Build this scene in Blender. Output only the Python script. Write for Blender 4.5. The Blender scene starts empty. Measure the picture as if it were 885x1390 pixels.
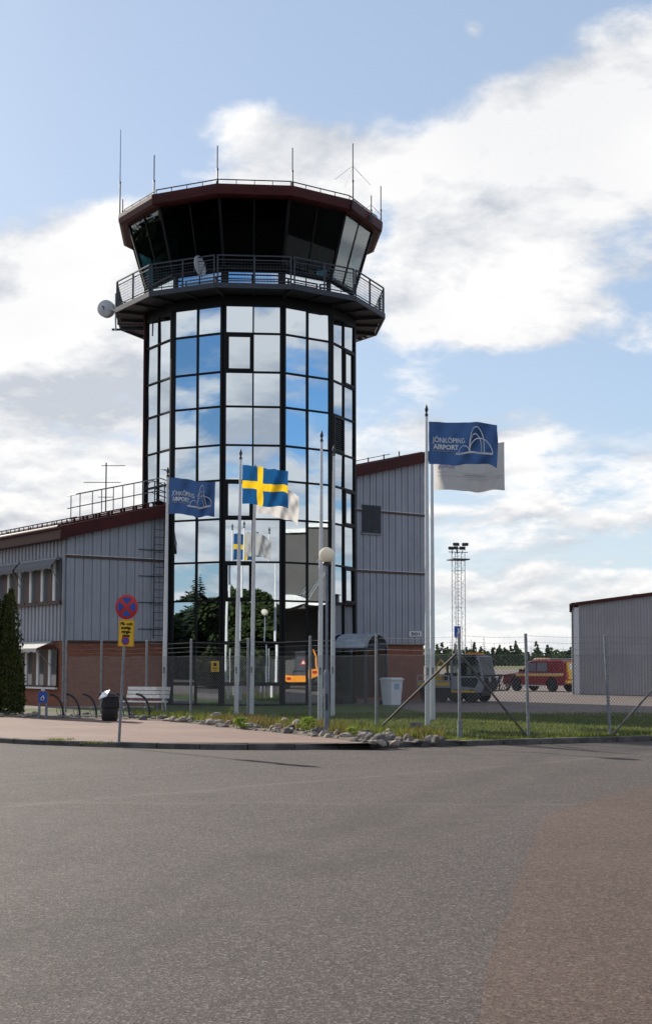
import bpy, bmesh, math, random
from mathutils import Vector, Matrix
random.seed(7)
R = math.radians
sc = bpy.context.scene
col = sc.collection

# ------------------------------------------------------------------ camera
FPX, CX, YH, TILT, EYE = 1830.0, 442.5, 899.0, R(4.0), 1.8
ct, st = math.cos(TILT), math.sin(TILT)
YC = YH - FPX * math.tan(TILT)
cam = bpy.data.cameras.new('camera')
cam.sensor_fit = 'HORIZONTAL'; cam.sensor_width = 36
cam.lens = FPX / 885 * 36
cam.shift_y = (YC - 695) / 885
cam.clip_start = .1; cam.clip_end = 6000
camo = bpy.data.objects.new('camera', cam); col.objects.link(camo)
camo.location = (0, 0, EYE); camo.rotation_euler = (R(90) + TILT, 0, 0)
sc.camera = camo

# ------------------------------------------------------------------ sun, exposure
SUN_EL = R(26)
SUN_H = Vector((-.61, .792, 0)).normalized()            # towards the sun, horizontally
sun_dir = Vector((SUN_H.x * math.cos(SUN_EL), SUN_H.y * math.cos(SUN_EL), math.sin(SUN_EL)))
sl = bpy.data.lights.new('sun', 'SUN'); sl.energy = 4.5; sl.angle = R(.5); sl.color = (1, .93, .82)
so = bpy.data.objects.new('sun', sl); col.objects.link(so)
so.rotation_euler = sun_dir.to_track_quat('Z', 'Y').to_euler()
sc.view_settings.view_transform = 'Standard'; sc.view_settings.look = 'None'
sc.view_settings.gamma = 1; sc.view_settings.use_curve_mapping = False
sc.view_settings.exposure = 0.65
sc.cycles.max_bounces = 8; sc.cycles.transparent_max_bounces = 16
sc.cycles.sample_clamp_indirect = 4

# ------------------------------------------------------------------ node helpers
class NT:
    def __init__(s, nt): s.nt = nt; s.n = nt.nodes; s.l = nt.links
    def new(s, t, **k):
        n = s.n.new(t)
        for a, b in k.items(): setattr(n, a, b)
        return n
    def put(s, sock, v):
        if isinstance(v, bpy.types.NodeSocket): s.l.new(v, sock)
        elif v is not None: sock.default_value = v
    def m(s, op, a, b=None, c=None, clamp=False):
        n = s.new('ShaderNodeMath', operation=op, use_clamp=clamp)
        for i, v in enumerate((a, b, c)):
            if v is not None: s.put(n.inputs[i], v)
        return n.outputs[0]
    def sstep(s, x, a, b):
        n = s.new('ShaderNodeMapRange', interpolation_type='SMOOTHSTEP')
        s.put(n.inputs[0], x); n.inputs[1].default_value = a; n.inputs[2].default_value = b
        return n.outputs[0]
    def mix(s, f, a, b, blend='MIX'):
        n = s.new('ShaderNodeMix', data_type='RGBA', blend_type=blend)
        s.put(n.inputs[0], f); s.put(n.inputs[6], a if not isinstance(a, tuple) else (*a[:3], 1)); s.put(n.inputs[7], b if not isinstance(b, tuple) else (*b[:3], 1))
        return n.outputs[2]
    def noise(s, vec, scale, detail=4, rough=.5, dist=0):
        n = s.new('ShaderNodeTexNoise'); s.put(n.inputs['Vector'], vec)
        n.inputs['Scale'].default_value = scale; n.inputs['Detail'].default_value = detail
        n.inputs['Roughness'].default_value = rough; n.inputs['Distortion'].default_value = dist
        return n.outputs[0]
    def scale(s, vec, k):
        n = s.new('ShaderNodeVectorMath', operation='MULTIPLY'); s.put(n.inputs[0], vec); n.inputs[1].default_value = k
        return n.outputs[0]
    def add(s, vec, k):
        n = s.new('ShaderNodeVectorMath', operation='ADD'); s.put(n.inputs[0], vec); s.put(n.inputs[1], k)
        return n.outputs[0]

# ------------------------------------------------------------------ world: sky with clouds
w = bpy.data.worlds.new('World'); sc.world = w; w.use_nodes = True
w.node_tree.nodes.clear(); T = NT(w.node_tree)
sky = T.new('ShaderNodeTexSky', sky_type='NISHITA'); sky.sun_disc = False
sky.sun_elevation = SUN_EL; sky.sun_rotation = math.atan2(SUN_H.x, SUN_H.y)
sky.air_density = 1.0; sky.dust_density = .6; sky.ozone_density = 1.5
tc = T.new('ShaderNodeTexCoord'); sep = T.new('ShaderNodeSeparateXYZ'); T.l.new(tc.outputs['Generated'], sep.inputs[0])
X, Y, Z = sep.outputs
zz = T.m('MAXIMUM', Z, 0.0)
inv = T.m('DIVIDE', 1.0, T.m('ADD', zz, .30))
cmb = T.new('ShaderNodeCombineXYZ'); T.put(cmb.inputs[0], T.m('MULTIPLY', X, inv)); T.put(cmb.inputs[1], T.m('MULTIPLY', Y, inv))
P0 = T.add(cmb.outputs[0], (3.1, 1.7, 0))
CS = 3.3
def field(P):
    return T.m('ADD', T.noise(P, CS, 10, .57, .25), T.m('MULTIPLY', T.m('SUBTRACT', T.noise(P, 13.0, 8, .62, .5), .5), .27))
n1 = field(P0)
Pup = T.add(T.scale(cmb.outputs[0], (.93, .93, 1)), (3.1 - .05, 1.7, 0))
n2 = field(Pup)
az = T.m('ARCTAN2', X, Y); el = T.m('ARCSINE', Z)
BL = [  # az/el centre and spread of the big masses and gaps (in photo pixels / FPX), weight
    (90, 95, 270, 165, -.42), (330, 40, 330, 95, -.35), (560, 60, 130, 60, -.20), (760, 20, 200, 45, -.12),
    (650, 265, 200, 120, .22), (800, 170, 130, 90, .19), (645, 75, 34, 24, .30), (890, 230, 70, 45, -.14), (900, 15, 130, 50, -.22), (560, 190, 60, 30, -.08), (700, 420, 90, 40, .10), (440, 230, 120, 60, .18), (600, 400, 120, 60, .2), (330,190,70,40,.16),
    (-1649, 533, 420, 300, .2), (5987, 600, 380, 280, .16), (640, 510, 170, 38, -.20), (850, 520, 90, 45, -.14), (520, 320, 22, 60, -.16), (870, 320, 60, 40, -.08),
    (90, 385, 170, 100, .27), (60, 520, 200, 80, .22), (120, 640, 200, 60, .16),
    (640, 590, 260, 40, .14), (740, 735, 280, 70, -.03), (620, 700, 90, 25, -.12), (740, 800, 260, 40, .0)]
bias = None
for (px, py, sx, sy, wt) in BL:
    a = T.m('POWER', T.m('DIVIDE', T.m('SUBTRACT', az, (px - CX) / FPX), sx / FPX), 2.0)
    b = T.m('POWER', T.m('DIVIDE', T.m('SUBTRACT', el, (YH - py) / FPX), sy / FPX), 2.0)
    g = T.m('MULTIPLY', T.m('POWER', 2.71828, T.m('MULTIPLY', T.m('ADD', a, b), -1.0)), wt)
    bias = g if bias is None else T.m('ADD', bias, g)
d0 = T.m('ADD', n1, bias)
dens = T.sstep(d0, .43, .61)
lit = T.m('ADD', T.m('MULTIPLY', T.m('SUBTRACT', n1, n2), 4.2), .68, clamp=True)
core = T.sstep(T.m('ADD', T.noise(P0, 2.2, 4, .5), T.m('MULTIPLY', bias, .25)), .42, .72)
shade = T.m('SUBTRACT', lit, T.m('MULTIPLY', core, .25), clamp=True)
ccol = T.mix(shade, (4.5, 4.75, 5.2), (7.9, 7.8, 7.7))
dot = T.new('ShaderNodeVectorMath', operation='DOT_PRODUCT'); T.l.new(tc.outputs['Generated'], dot.inputs[0]); dot.inputs[1].default_value = tuple(sun_dir)
away = T.sstep(dot.outputs['Value'], .75, .15)
skyc = T.mix(1.0, sky.outputs[0], T.mix(away, (1.02, 1.02, 1.05), (.50, .86, 1.18)), 'MULTIPLY')
skyc = T.mix(T.m('SUBTRACT', .60, T.m('MULTIPLY', away, .60)), skyc, (3.6, 4.55, 5.9))
haze = T.m('POWER', 2.71828, T.m('MULTIPLY', zz, -13.0))
base = T.mix(T.m('MULTIPLY', haze, .85), skyc, (5.9, 6.4, 6.9))
fin = T.mix(T.m('MULTIPLY', dens, .96), base, ccol)
def low(de):
    c_ = T.new('ShaderNodeCombineXYZ'); T.put(c_.inputs[0], T.m('MULTIPLY', az, 8.0)); T.put(c_.inputs[1], T.m('MULTIPLY', T.m('ADD', el, de), 19.0)); c_.inputs[2].default_value = 4.4
    a_ = T.noise(c_.outputs[0], 1.25, 9, .56, .15)
    ph_ = T.m('ADD', T.m('MULTIPLY', T.m('ADD', el, de), 6.28 / .047), T.m('MULTIPLY', az, 1.5))
    return T.m('ADD', a_, T.m('MULTIPLY', T.m('SINE', ph_), .075))
l0, l1 = low(0.0), low(.006)
win = T.m('MULTIPLY', T.sstep(el, .0, .03), T.m('SUBTRACT', 1.0, T.sstep(el, .125, .175)))
dl = T.m('MULTIPLY', T.sstep(l0, .435, .545), win)
ll_ = T.m('ADD', T.m('MULTIPLY', T.m('SUBTRACT', l0, l1), 5.5), .50, clamp=True)
fin = T.mix(T.m('MULTIPLY', dl, .95), fin, T.mix(ll_, (4.3, 4.55, 5.0), (7.7, 7.6, 7.5)))
bg = T.new('ShaderNodeBackground'); T.put(bg.inputs[0], fin); bg.inputs[1].default_value = .085
ow = T.new('ShaderNodeOutputWorld'); T.l.new(bg.outputs[0], ow.inputs[0])

# ------------------------------------------------------------------ pixel helpers (planning only: every point gets its real depth)
def ray(x, y):
    u, v = (x - CX) / FPX, -(y - YC) / FPX
    return Vector((u, ct - v * st, st + v * ct))
def at(x, y, depth):
    d = ray(x, y); s = depth / d.y
    return Vector((d.x * s, depth, EYE + d.z * s))
def gp(x, y, z=.1):
    d = ray(x, y); s = (z - EYE) / d.z
    return Vector((d.x * s, d.y * s, z))
def onplane(x, y, p, n):
    d = ray(x, y); e = Vector((0, 0, EYE))
    s = (Vector(p) - e).dot(n) / d.dot(n)
    return e + d * s

# ------------------------------------------------------------------ materials
MATS = {}
def mat(name, colr, rough=.6, metal=0, var=.12, vscale=3, spec=.5, bump=0, bscale=40, colr2=None, coord='Object', detail=5):
    m = bpy.data.materials.new(name); m.use_nodes = True
    m.node_tree.nodes.clear(); t = NT(m.node_tree)
    p = t.new('ShaderNodeBsdfPrincipled'); o = t.new('ShaderNodeOutputMaterial'); t.l.new(p.outputs[0], o.inputs[0])
    c = t.new('ShaderNodeTexCoord').outputs[coord]
    n = t.noise(c, vscale, detail, .6)
    f = t.sstep(n, .3, .7)
    if colr2 is None:
        colr2 = tuple(x * (1 - var) for x in colr); colr = tuple(min(1, x * (1 + var)) for x in colr)
    t.put(p.inputs['Base Color'], t.mix(f, colr2, colr))
    t.put(p.inputs['Roughness'], t.m('ADD', t.m('MULTIPLY', n, .2), rough - .1, clamp=True))
    p.inputs['Metallic'].default_value = metal
    p.inputs['Specular IOR Level'].default_value = spec
    if bump:
        b = t.new('ShaderNodeBump'); b.inputs['Strength'].default_value = bump; b.inputs['Distance'].default_value = .02
        t.put(b.inputs['Height'], t.noise(c, bscale, 3, .6)); t.l.new(b.outputs[0], p.inputs['Normal'])
    m['p'] = p.name
    MATS[name] = m
    return m
def PB(m): return m.node_tree.nodes[m['p']], NT(m.node_tree)

M = {}
M['cladding'] = mat('grey_cladding', (.335, .340, .375), .5, .0, .07, .8, .35)
M['cladding2'] = mat('hangar_cladding', (.375, .372, .39), .5, .0, .07, .8, .35)
for nm in ('cladding', 'cladding2'):
    p_, t_ = PB(M[nm]); c_ = t_.new('ShaderNodeTexCoord').outputs['Object']; src = p_.inputs['Base Color'].links[0].from_socket
    st1 = t_.noise(t_.scale(c_, (2.2, 2.2, .16)), 2.0, 6, .7); st2 = t_.noise(t_.scale(c_, (1, 1, .5)), .55, 3, .6)
    cc_ = t_.mix(t_.m('MULTIPLY', t_.sstep(st1, .48, .78), .26), src, (.15, .145, .15)); cc_ = t_.mix(t_.m('MULTIPLY', t_.sstep(st2, .5, .7), .16), cc_, (.42, .42, .44))
    t_.put(p_.inputs['Base Color'], cc_)
M['trimwhite'] = mat('white_trim', (.72, .72, .70), .5)
M['redmetal'] = mat('oxide_red_metal', (.060, .009, .0085), .5, .0, .25, 2, .2)
M['brown'] = mat('brown_frame', (.07, .035, .024), .5, 0, .2)
M['black'] = mat('black_frame', (.006, .006, .0065), .55, 0, .2, 3, .2)
M['blackpaint'] = mat('black_paint', (.015, .015, .017), .4)
M['steel'] = mat('dark_steel', (.048, .054, .066), .55, .2, .15, 6, .35)
M['galv'] = mat('galvanised_steel', (.24, .25, .26), .55, .4, .2, 9)
M['wire'] = mat('fence_wire', (.21, .21, .21), .8, 0, .2, 9, .2)
M['brace'] = mat('weathered_brace', (.12, .105, .10), .75, .1, .2, 9, .3)
M['pole'] = mat('pole_white', (.60, .61, .62), .4, 0, .06, 3)
M['polegrey'] = mat('lamp_post_paint', (.16, .19, .24), .5, .2, .15, 5)
M['graphite'] = mat('roof_felt', (.05, .05, .05), .9)
M['concrete'] = mat('concrete', (.30, .29, .27), .85, 0, .15, 5)
M['white'] = mat('white_plastic', (.75, .76, .78), .45, 0, .05)
M['rim'] = mat('wheel_rim', (.62, .62, .63), .35, .3, .06)
M['dish'] = mat('dish_grey', (.5, .51, .52), .5, 0, .08)
M['wood'] = mat('pale_wood', (.76, .73, .68), .5, 0, .15, 12)
M['rubber'] = mat('tyre_rubber', (.014, .014, .014), .8)
M['yellow'] = mat('yellow_paint', (.70, .42, .02), .4, 0, .08)
M['orange'] = mat('orange_paint', (.75, .26, .01), .4, 0, .08)
M['red'] = mat('red_paint', (.22, .010, .014), .3, 0, .06)
M['vgrey'] = mat('vehicle_grey', (.27, .275, .30), .45, 0, .08)
M['vdark'] = mat('vehicle_dark_grey', (.15, .155, .17), .45, 0, .08)
M['blue'] = mat('sign_blue', (.01, .07, .33), .45, 0, .05)
M['signred'] = mat('sign_red', (.55, .02, .015), .45, 0, .05)
M['signyellow'] = mat('sign_yellow', (.80, .50, .015), .45, 0, .05)
M['darkwall'] = mat('dark_hangar_wall', (.075, .072, .068), .7, 0, .1, 1)
M['lens'] = mat('tail_lamp', (.4, .01, .01), .2)
M['glow'] = mat('amber_lens', (.75, .25, .02), .2)

def glass_mirror(name, tint, rough=.008):
    m = bpy.data.materials.new(name); m.use_nodes = True; m.node_tree.nodes.clear(); t = NT(m.node_tree)
    o = t.new('ShaderNodeOutputMaterial')
    g = t.new('ShaderNodeBsdfGlossy'); g.inputs[0].default_value = (*tint, 1); g.inputs['Roughness'].default_value = rough
    oi = t.new('ShaderNodeObjectInfo'); t.put(g.inputs[0], t.mix(oi.outputs['Random'], tuple(q * .90 for q in tint), tuple(min(1, q * 1.06) for q in tint)))
    d = t.new('ShaderNodeBsdfDiffuse'); d.inputs[0].default_value = (.012, .014, .016, 1)
    mx = t.new('ShaderNodeMixShader'); mx.inputs[0].default_value = .90
    b = t.new('ShaderNodeBump'); b.inputs['Strength'].default_value = .05; b.inputs['Distance'].default_value = .02
    c = t.new('ShaderNodeTexCoord').outputs['Object']
    t.put(b.inputs['Height'], t.noise(c, .9, 2, .4)); t.l.new(b.outputs[0], g.inputs['Normal'])
    t.l.new(d.outputs[0], mx.inputs[1]); t.l.new(g.outputs[0], mx.inputs[2]); t.l.new(mx.outputs[0], o.inputs[0])
    return m
def glass_clear(name, tint, refl=.08, ior=1.5):
    m = bpy.data.materials.new(name); m.use_nodes = True; m.node_tree.nodes.clear(); t = NT(m.node_tree)
    o = t.new('ShaderNodeOutputMaterial')
    g = t.new('ShaderNodeBsdfGlossy'); g.inputs[0].default_value = (1, 1, 1, 1); g.inputs['Roughness'].default_value = .01
    d = t.new('ShaderNodeBsdfTransparent'); d.inputs[0].default_value = (*tint, 1)
    f = t.new('ShaderNodeFresnel'); f.inputs[0].default_value = ior; lw = t.new('ShaderNodeLayerWeight'); lw.inputs[0].default_value = .5
    mx = t.new('ShaderNodeMixShader'); t.put(mx.inputs[0], t.m('ADD', t.m('MULTIPLY', t.m('POWER', lw.outputs['Facing'], 3.0), 1.1), refl - .025, clamp=True))
    t.l.new(d.outputs[0], mx.inputs[1]); t.l.new(g.outputs[0], mx.inputs[2]); t.l.new(mx.outputs[0], o.inputs[0])
    return m
M['mirror'] = glass_mirror('mirror_glass', (.66, .73, .79))
M['wglass'] = glass_mirror('window_glass', (.42, .44, .46))
M['curtain_glass'] = glass_mirror('curtained_window_glass', (.60, .63, .66))
for n_ in M['curtain_glass'].node_tree.nodes:
    if n_.type == 'BSDF_DIFFUSE': n_.inputs[0].default_value = (.20, .21, .225, 1)
    if n_.type == 'MIX_SHADER': n_.inputs[0].default_value = .45
M['cabglass'] = glass_clear('tinted_cab_glass', (.36, .50, .53), .03, 1.5)
M['windscreen'] = glass_clear('windscreen_glass', (.45, .55, .58), .18)
M['carglass'] = glass_clear('vehicle_glass', (.55, .62, .64), .08)

# brick
def brickmat(name, c1, c2, mortar, scale, ground=False, rough=.85):
    m = mat(name, c1, rough); p, t = PB(m)
    c = t.new('ShaderNodeTexCoord').outputs['Object']
    s = t.new('ShaderNodeSeparateXYZ'); t.l.new(c, s.inputs[0])
    k = t.new('ShaderNodeCombineXYZ')
    if ground: t.put(k.inputs[0], s.outputs[0]); t.put(k.inputs[1], s.outputs[1])
    else: t.put(k.inputs[0], t.m('ADD', s.outputs[0], s.outputs[1])); t.put(k.inputs[1], s.outputs[2])
    b = t.new('ShaderNodeTexBrick'); t.l.new(k.outputs[0], b.inputs['Vector'])
    b.inputs['Color1'].default_value = (*c1, 1); b.inputs['Color2'].default_value = (*c2, 1); b.inputs['Mortar'].default_value = (*mortar, 1)
    b.inputs['Scale'].default_value = 1; b.inputs['Brick Width'].default_value = scale[0]; b.inputs['Row Height'].default_value = scale[1]
    b.inputs['Mortar Size'].default_value = scale[2]; b.inputs['Bias'].default_value = 0
    n = t.noise(c, 1.2, 6, .65)
    t.put(p.inputs['Base Color'], t.mix(t.m('MULTIPLY', t.sstep(n, .35, .7), .35), b.outputs[0], tuple(x * .55 for x in c1)))
    return m
M['brick'] = brickmat('red_brick', (.36, .098, .042), (.27, .068, .032), (.17, .12, .095), (.26, .075, .012))
M['pavers'] = brickmat('brick_pavers', (.225, .125, .090), (.165, .092, .068), (.10, .078, .065), (.21, .105, .008), True)

p_, t_ = PB(M['pavers']); c_ = t_.new('ShaderNodeTexCoord').outputs['Object']; src = p_.inputs['Base Color'].links[0].from_socket
src = t_.mix(t_.m('MULTIPLY', t_.sstep(t_.noise(t_.scale(c_, (.6, 1, 1)), .55, 6, .65), .42, .68), .34), src, (.30, .205, .165))
src = t_.mix(t_.m('MULTIPLY', t_.sstep(t_.noise(c_, 2.4, 6, .7, .6), .54, .74), .5), src, (.085, .062, .050))
src = t_.mix(t_.m('MULTIPLY', t_.sstep(t_.noise(c_, 38, 3, .7), .56, .72), .35), src, (.30, .24, .20))
t_.put(p_.inputs['Base Color'], src)
# ground materials
def asphalt(name, c, c2, speck, sp2, grain):
    m = mat(name, c, .85); p, t = PB(m)
    co = t.new('ShaderNodeTexCoord').outputs['Object']
    big = t.noise(co, .35, 5, .6); mid = t.noise(t.scale(co, (1, .5, 1)), 1.6, 5, .6)
    base = t.mix(t.sstep(big, .35, .68), c, c2)
    base = t.mix(t.m('MULTIPLY', t.sstep(mid, .52, .75), .30), base, tuple(x * .7 for x in c))
    v = t.new('ShaderNodeTexVoronoi'); t.put(v.inputs['Vector'], co); v.inputs['Scale'].default_value = grain
    rnd = t.new('ShaderNodeSeparateColor'); t.l.new(v.outputs['Color'], rnd.inputs[0])
    base = t.mix(t.m('MULTIPLY', t.sstep(rnd.outputs[0], .62, .95), .75), base, speck)
    base = t.mix(t.m('MULTIPLY', t.sstep(rnd.outputs[1], .6, .95), .65), base, sp2)
    t.put(p.inputs['Base Color'], base)
    p.inputs['Roughness'].default_value = .82; p.inputs['Specular IOR Level'].default_value = .22
    b = t.new('ShaderNodeBump'); b.inputs['Strength'].default_value = .55; b.inputs['Distance'].default_value = .006
    h = t.m('ADD', t.m('MULTIPLY', v.outputs['Distance'], 1.0), t.m('MULTIPLY', t.noise(co, 9, 4, .6), 1.2))
    t.put(b.inputs['Height'], h); t.l.new(b.outputs[0], p.inputs['Normal'])
    return m
M['asphalt'] = asphalt('grey_asphalt', (.060, .0475, .0435), (.076, .0605, .0555), (.185, .155, .143), (.017, .014, .013), 66)
M['redasphalt'] = asphalt('red_asphalt', (.082, .052, .042), (.098, .062, .050), (.16, .122, .10), (.026, .018, .015), 55)
M['apron'] = asphalt('apron_asphalt', (.150, .118, .105), (.175, .138, .122), (.2, .17, .15), (.10, .08, .075), 30)
M['grass'] = mat('lawn_grass', (.075, .105, .022), .9, 0, .3, 1.5, .2, .6, 30, colr2=(.045, .075, .015))
M['blade'] = mat('grass_blades', (.17, .18, .035), .7, 0, .3, 1.1, .2, colr2=(.08, .115, .02))
M['dry'] = mat('dry_weeds', (.17, .105, .05), .8, 0, .3, 1.1, .2, colr2=(.10, .10, .03))
M['field'] = mat('field_grass', (.10, .115, .035), .9, 0, .3, .05, .2, colr2=(.13, .12, .05))
M['soil'] = mat('soil_gravel', (.13, .11, .085), .95, 0, .4, 14, .2, .8, 30)
M['granite'] = mat('granite_kerb', (.15, .135, .122), .85, 0, .3, 3, .3, .7, 25, colr2=(.075, .068, .062))
M['rock'] = mat('field_stone', (.27, .225, .185), .85, 0, .3, 3.5, .3, .7, 14)
M['rockdark'] = mat('dark_field_stone', (.13, .115, .105), .85, 0, .3, 3.5, .3, .7, 14)
M['leafy'] = mat('bright_leaves', (.15, .22, .03), .6, 0, .3, 5, .3)
M['thuja'] = mat('thuja_leaves', (.030, .044, .013), .7, 0, .4, 2.5, .2, colr2=(.068, .074, .017))
M['spruce'] = mat('spruce_needles', (.022, .040, .018), .8, 0, .3, .4, .2)
M['decid'] = mat('tree_leaves', (.05, .085, .02), .7, 0, .3, .4, .2, colr2=(.085, .12, .025))
M['far_spruce'] = mat('far_conifers', (.066, .086, .046), .9, 0, .3, .08, .1)  # needle colour lightened to carry the distance haze
M['far_leaf'] = mat('far_leaves', (.10, .145, .045), .9, 0, .3, .06, .1, colr2=(.07, .10, .035))  # distance haze is mixed into this leaf colour too
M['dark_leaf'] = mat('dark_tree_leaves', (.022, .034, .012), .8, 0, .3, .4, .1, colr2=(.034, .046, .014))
M['bark'] = mat('bark', (.09, .065, .045), .9, 0, .3, 5, .2)

# cloth with some light coming through
def cloth(name, c, trans=.45):
    m = mat(name, c, .75, 0, .04, 2, .2); p, t = PB(m)
    o = [n for n in t.n if n.type == 'OUTPUT_MATERIAL'][0]
    tr = t.new('ShaderNodeBsdfTranslucent'); tr.inputs[0].default_value = (*c, 1)
    mx = t.new('ShaderNodeMixShader'); mx.inputs[0].default_value = trans
    t.l.new(p.outputs[0], mx.inputs[1]); t.l.new(tr.outputs[0], mx.inputs[2]); t.l.new(mx.outputs[0], o.inputs[0])
    return m
M['fblue'] = cloth('flag_navy', (.020, .046, .125)); M['fswe'] = cloth('flag_blue', (.012, .085, .23))
M['fyel'] = cloth('flag_yellow', (.85, .55, .02)); M['fwhite'] = cloth('flag_white', (.62, .595, .575), .5)
M['fprint'] = cloth('flag_print_white', (.82, .82, .82), .3); M['fpurple'] = cloth('flag_print_purple', (.50, .42, .56), .4)
M['fgrey'] = cloth('flag_print_grey', (.45, .44, .47), .5)
for nm in ('blade', 'dry', 'leafy'):
    p_, t_ = PB(M[nm]); o_ = [n for n in t_.n if n.type == 'OUTPUT_MATERIAL'][0]
    tr = t_.new('ShaderNodeBsdfTranslucent'); t_.put(tr.inputs[0], p_.inputs['Base Color'].links[0].from_socket)
    mx = t_.new('ShaderNodeMixShader'); mx.inputs[0].default_value = .55
    t_.l.new(p_.outputs[0], mx.inputs[1]); t_.l.new(tr.outputs[0], mx.inputs[2]); t_.l.new(mx.outputs[0], o_.inputs[0])
# lamp globe
m = mat('opal_globe', (.80, .76, .66), .12, 0, .03, 3, .5); p, t = PB(m); p.inputs['Transmission Weight'].default_value = 0
M['globe'] = cloth('opal_globe_glass', (.82, .78, .68), .5)

# ------------------------------------------------------------------ mesh builder
class MB:
    def __init__(s): s.v = []; s.f = []; s.mi = []; s.M = None
    def add(s, vs, fs, mi=0, M_=None):
        k = len(s.v); mm = M_ if M_ is not None else s.M
        s.v += [(mm @ Vector(a)) if mm is not None else Vector(a) for a in vs]
        s.f += [tuple(k + i for i in f) for f in fs]; s.mi += [mi] * len(fs)
        return s
    def box(s, c, d, mi=0, M_=None):
        x, y, z = c; a, b, e = (q / 2 for q in d)
        vs = [(x + i * a, y + j * b, z + k * e) for k in (-1, 1) for j in (-1, 1) for i in (-1, 1)]
        return s.add(vs, [(0, 2, 3, 1), (4, 5, 7, 6), (0, 1, 5, 4), (2, 6, 7, 3), (0, 4, 6, 2), (1, 3, 7, 5)], mi, M_)
    def bb(s, x0, x1, y0, y1, z0, z1, mi=0):
        return s.box(((x0 + x1) / 2, (y0 + y1) / 2, (z0 + z1) / 2), (x1 - x0, y1 - y0, z1 - z0), mi)
    def bar(s, p, q, w, h=None, up=(0, 0, 1), mi=0):
        p, q = Vector(p), Vector(q); h = h or w; d = (q - p).normalized(); up = Vector(up)
        if abs(d.dot(up)) > .98: up = Vector((0, 1, 0)) if abs(d.y) < .9 else Vector((1, 0, 0))
        a = d.cross(up).normalized() * w / 2; b = a.cross(d).normalized() * h / 2
        vs = [o + i * a + j * b for o in (p, q) for (i, j) in ((-1, -1), (1, -1), (1, 1), (-1, 1))]
        return s.add(vs, [(3, 2, 1, 0), (4, 5, 6, 7), (0, 1, 5, 4), (1, 2, 6, 5), (2, 3, 7, 6), (3, 0, 4, 7)], mi)
    def tube(s, pts, r, n=8, mi=0, closed=False):
        pts = [Vector(a) for a in pts]; m = len(pts)
        rs = r if isinstance(r, (list, tuple)) else [r] * m
        vs = []; ref = None
        for i, p in enumerate(pts):
            if closed: d = pts[(i + 1) % m] - pts[i - 1]
            else: d = pts[min(i + 1, m - 1)] - pts[max(i - 1, 0)]
            d.normalize()
            if ref is None: ref = Vector((0, 0, 1)) if abs(d.z) < .9 else Vector((1, 0, 0))
            a = d.cross(ref).normalized(); b = a.cross(d).normalized(); ref = b
            for k in range(n):
                t = 2 * math.pi * k / n
                vs.append(p + rs[i] * (math.cos(t) * a + math.sin(t) * b))
        fs = []
        for i in range(m if closed else m - 1):
            j = (i + 1) % m
            for k in range(n):
                l = (k + 1) % n
                fs.append((i * n + k, i * n + l, j * n + l, j * n + k))
        if not closed: fs += [tuple(range(n))[::-1], tuple((m - 1) * n + k for k in range(n))]
        return s.add(vs, fs, mi)
    def lathe(s, prof, n=16, c=(0, 0, 0), mi=0, axis=None):
        vs = []; fs = []; m = len(prof)
        for (r, z) in prof:
            for k in range(n):
                t = 2 * math.pi * k / n; vs.append(Vector((r * math.cos(t), r * math.sin(t), z)))
        if axis is not None:
            q = Vector(axis).to_track_quat('Z', 'Y'); vs = [q @ v for v in vs]
        vs = [v + Vector(c) for v in vs]
        for i in range(m - 1):
            for k in range(n):
                l = (k + 1) % n; fs.append((i * n + k, i * n + l, (i + 1) * n + l, (i + 1) * n + k))
        fs += [tuple(range(n))[::-1], tuple((m - 1) * n + k for k in range(n))]
        return s.add(vs, fs, mi)
    def ball(s, c, r, n=14, mi=0, sq=(1, 1, 1)):
        prof = [(r * math.sin(math.pi * i / 9) + 1e-4, -r * math.cos(math.pi * i / 9)) for i in range(10)]
        k = len(s.v); s.lathe(prof, n, (0, 0, 0), mi)
        return s if True else None
    def prism(s, poly, z0, z1, mi=0):
        n = len(poly); g0 = z0 if callable(z0) else (lambda x, y: z0); g1 = z1 if callable(z1) else (lambda x, y: z1)
        vs = [(x, y, g0(x, y)) for x, y in poly] + [(x, y, g1(x, y)) for x, y in poly]
        fs = [tuple(range(n))[::-1], tuple(range(n, 2 * n))] + [(i, (i + 1) % n, n + (i + 1) % n, n + i) for i in range(n)]
        return s.add(vs, fs, mi)
    def extr(s, poly, o, ax, ay, az, mi=0):       # polygon in plane (ax, ay) at o, pushed along az
        o, ax, ay, az = Vector(o), Vector(ax), Vector(ay), Vector(az); n = len(poly)
        a = [o + ax * x + ay * y for x, y in poly]; vs = a + [v + az for v in a]
        fs = [tuple(range(n))[::-1], tuple(range(n, 2 * n))] + [(i, (i + 1) % n, n + (i + 1) % n, n + i) for i in range(n)]
        return s.add(vs, fs, mi)
    def face(s, vs, mi=0): return s.add(vs, [tuple(range(len(vs)))], mi)
    def build(s, name, mats, parent=None, sharp=35, fix=True):
        me = bpy.data.meshes.new(name); me.from_pydata([tuple(v) for v in s.v], [], s.f)
        for q in (mats if isinstance(mats, (list, tuple)) else [mats]): me.materials.append(M[q] if isinstance(q, str) else q)
        me.polygons.foreach_set('material_index', s.mi)
        if fix:
            b = bmesh.new(); b.from_mesh(me); bmesh.ops.recalc_face_normals(b, faces=b.faces); b.to_mesh(me); b.free()
        if sharp:
            me.polygons.foreach_set('use_smooth', [True] * len(me.polygons)); me.set_sharp_from_angle(angle=R(sharp))
        me.update()
        o = bpy.data.objects.new(name, me); col.objects.link(o)
        if parent is not None: o.parent = parent
        return o

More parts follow.
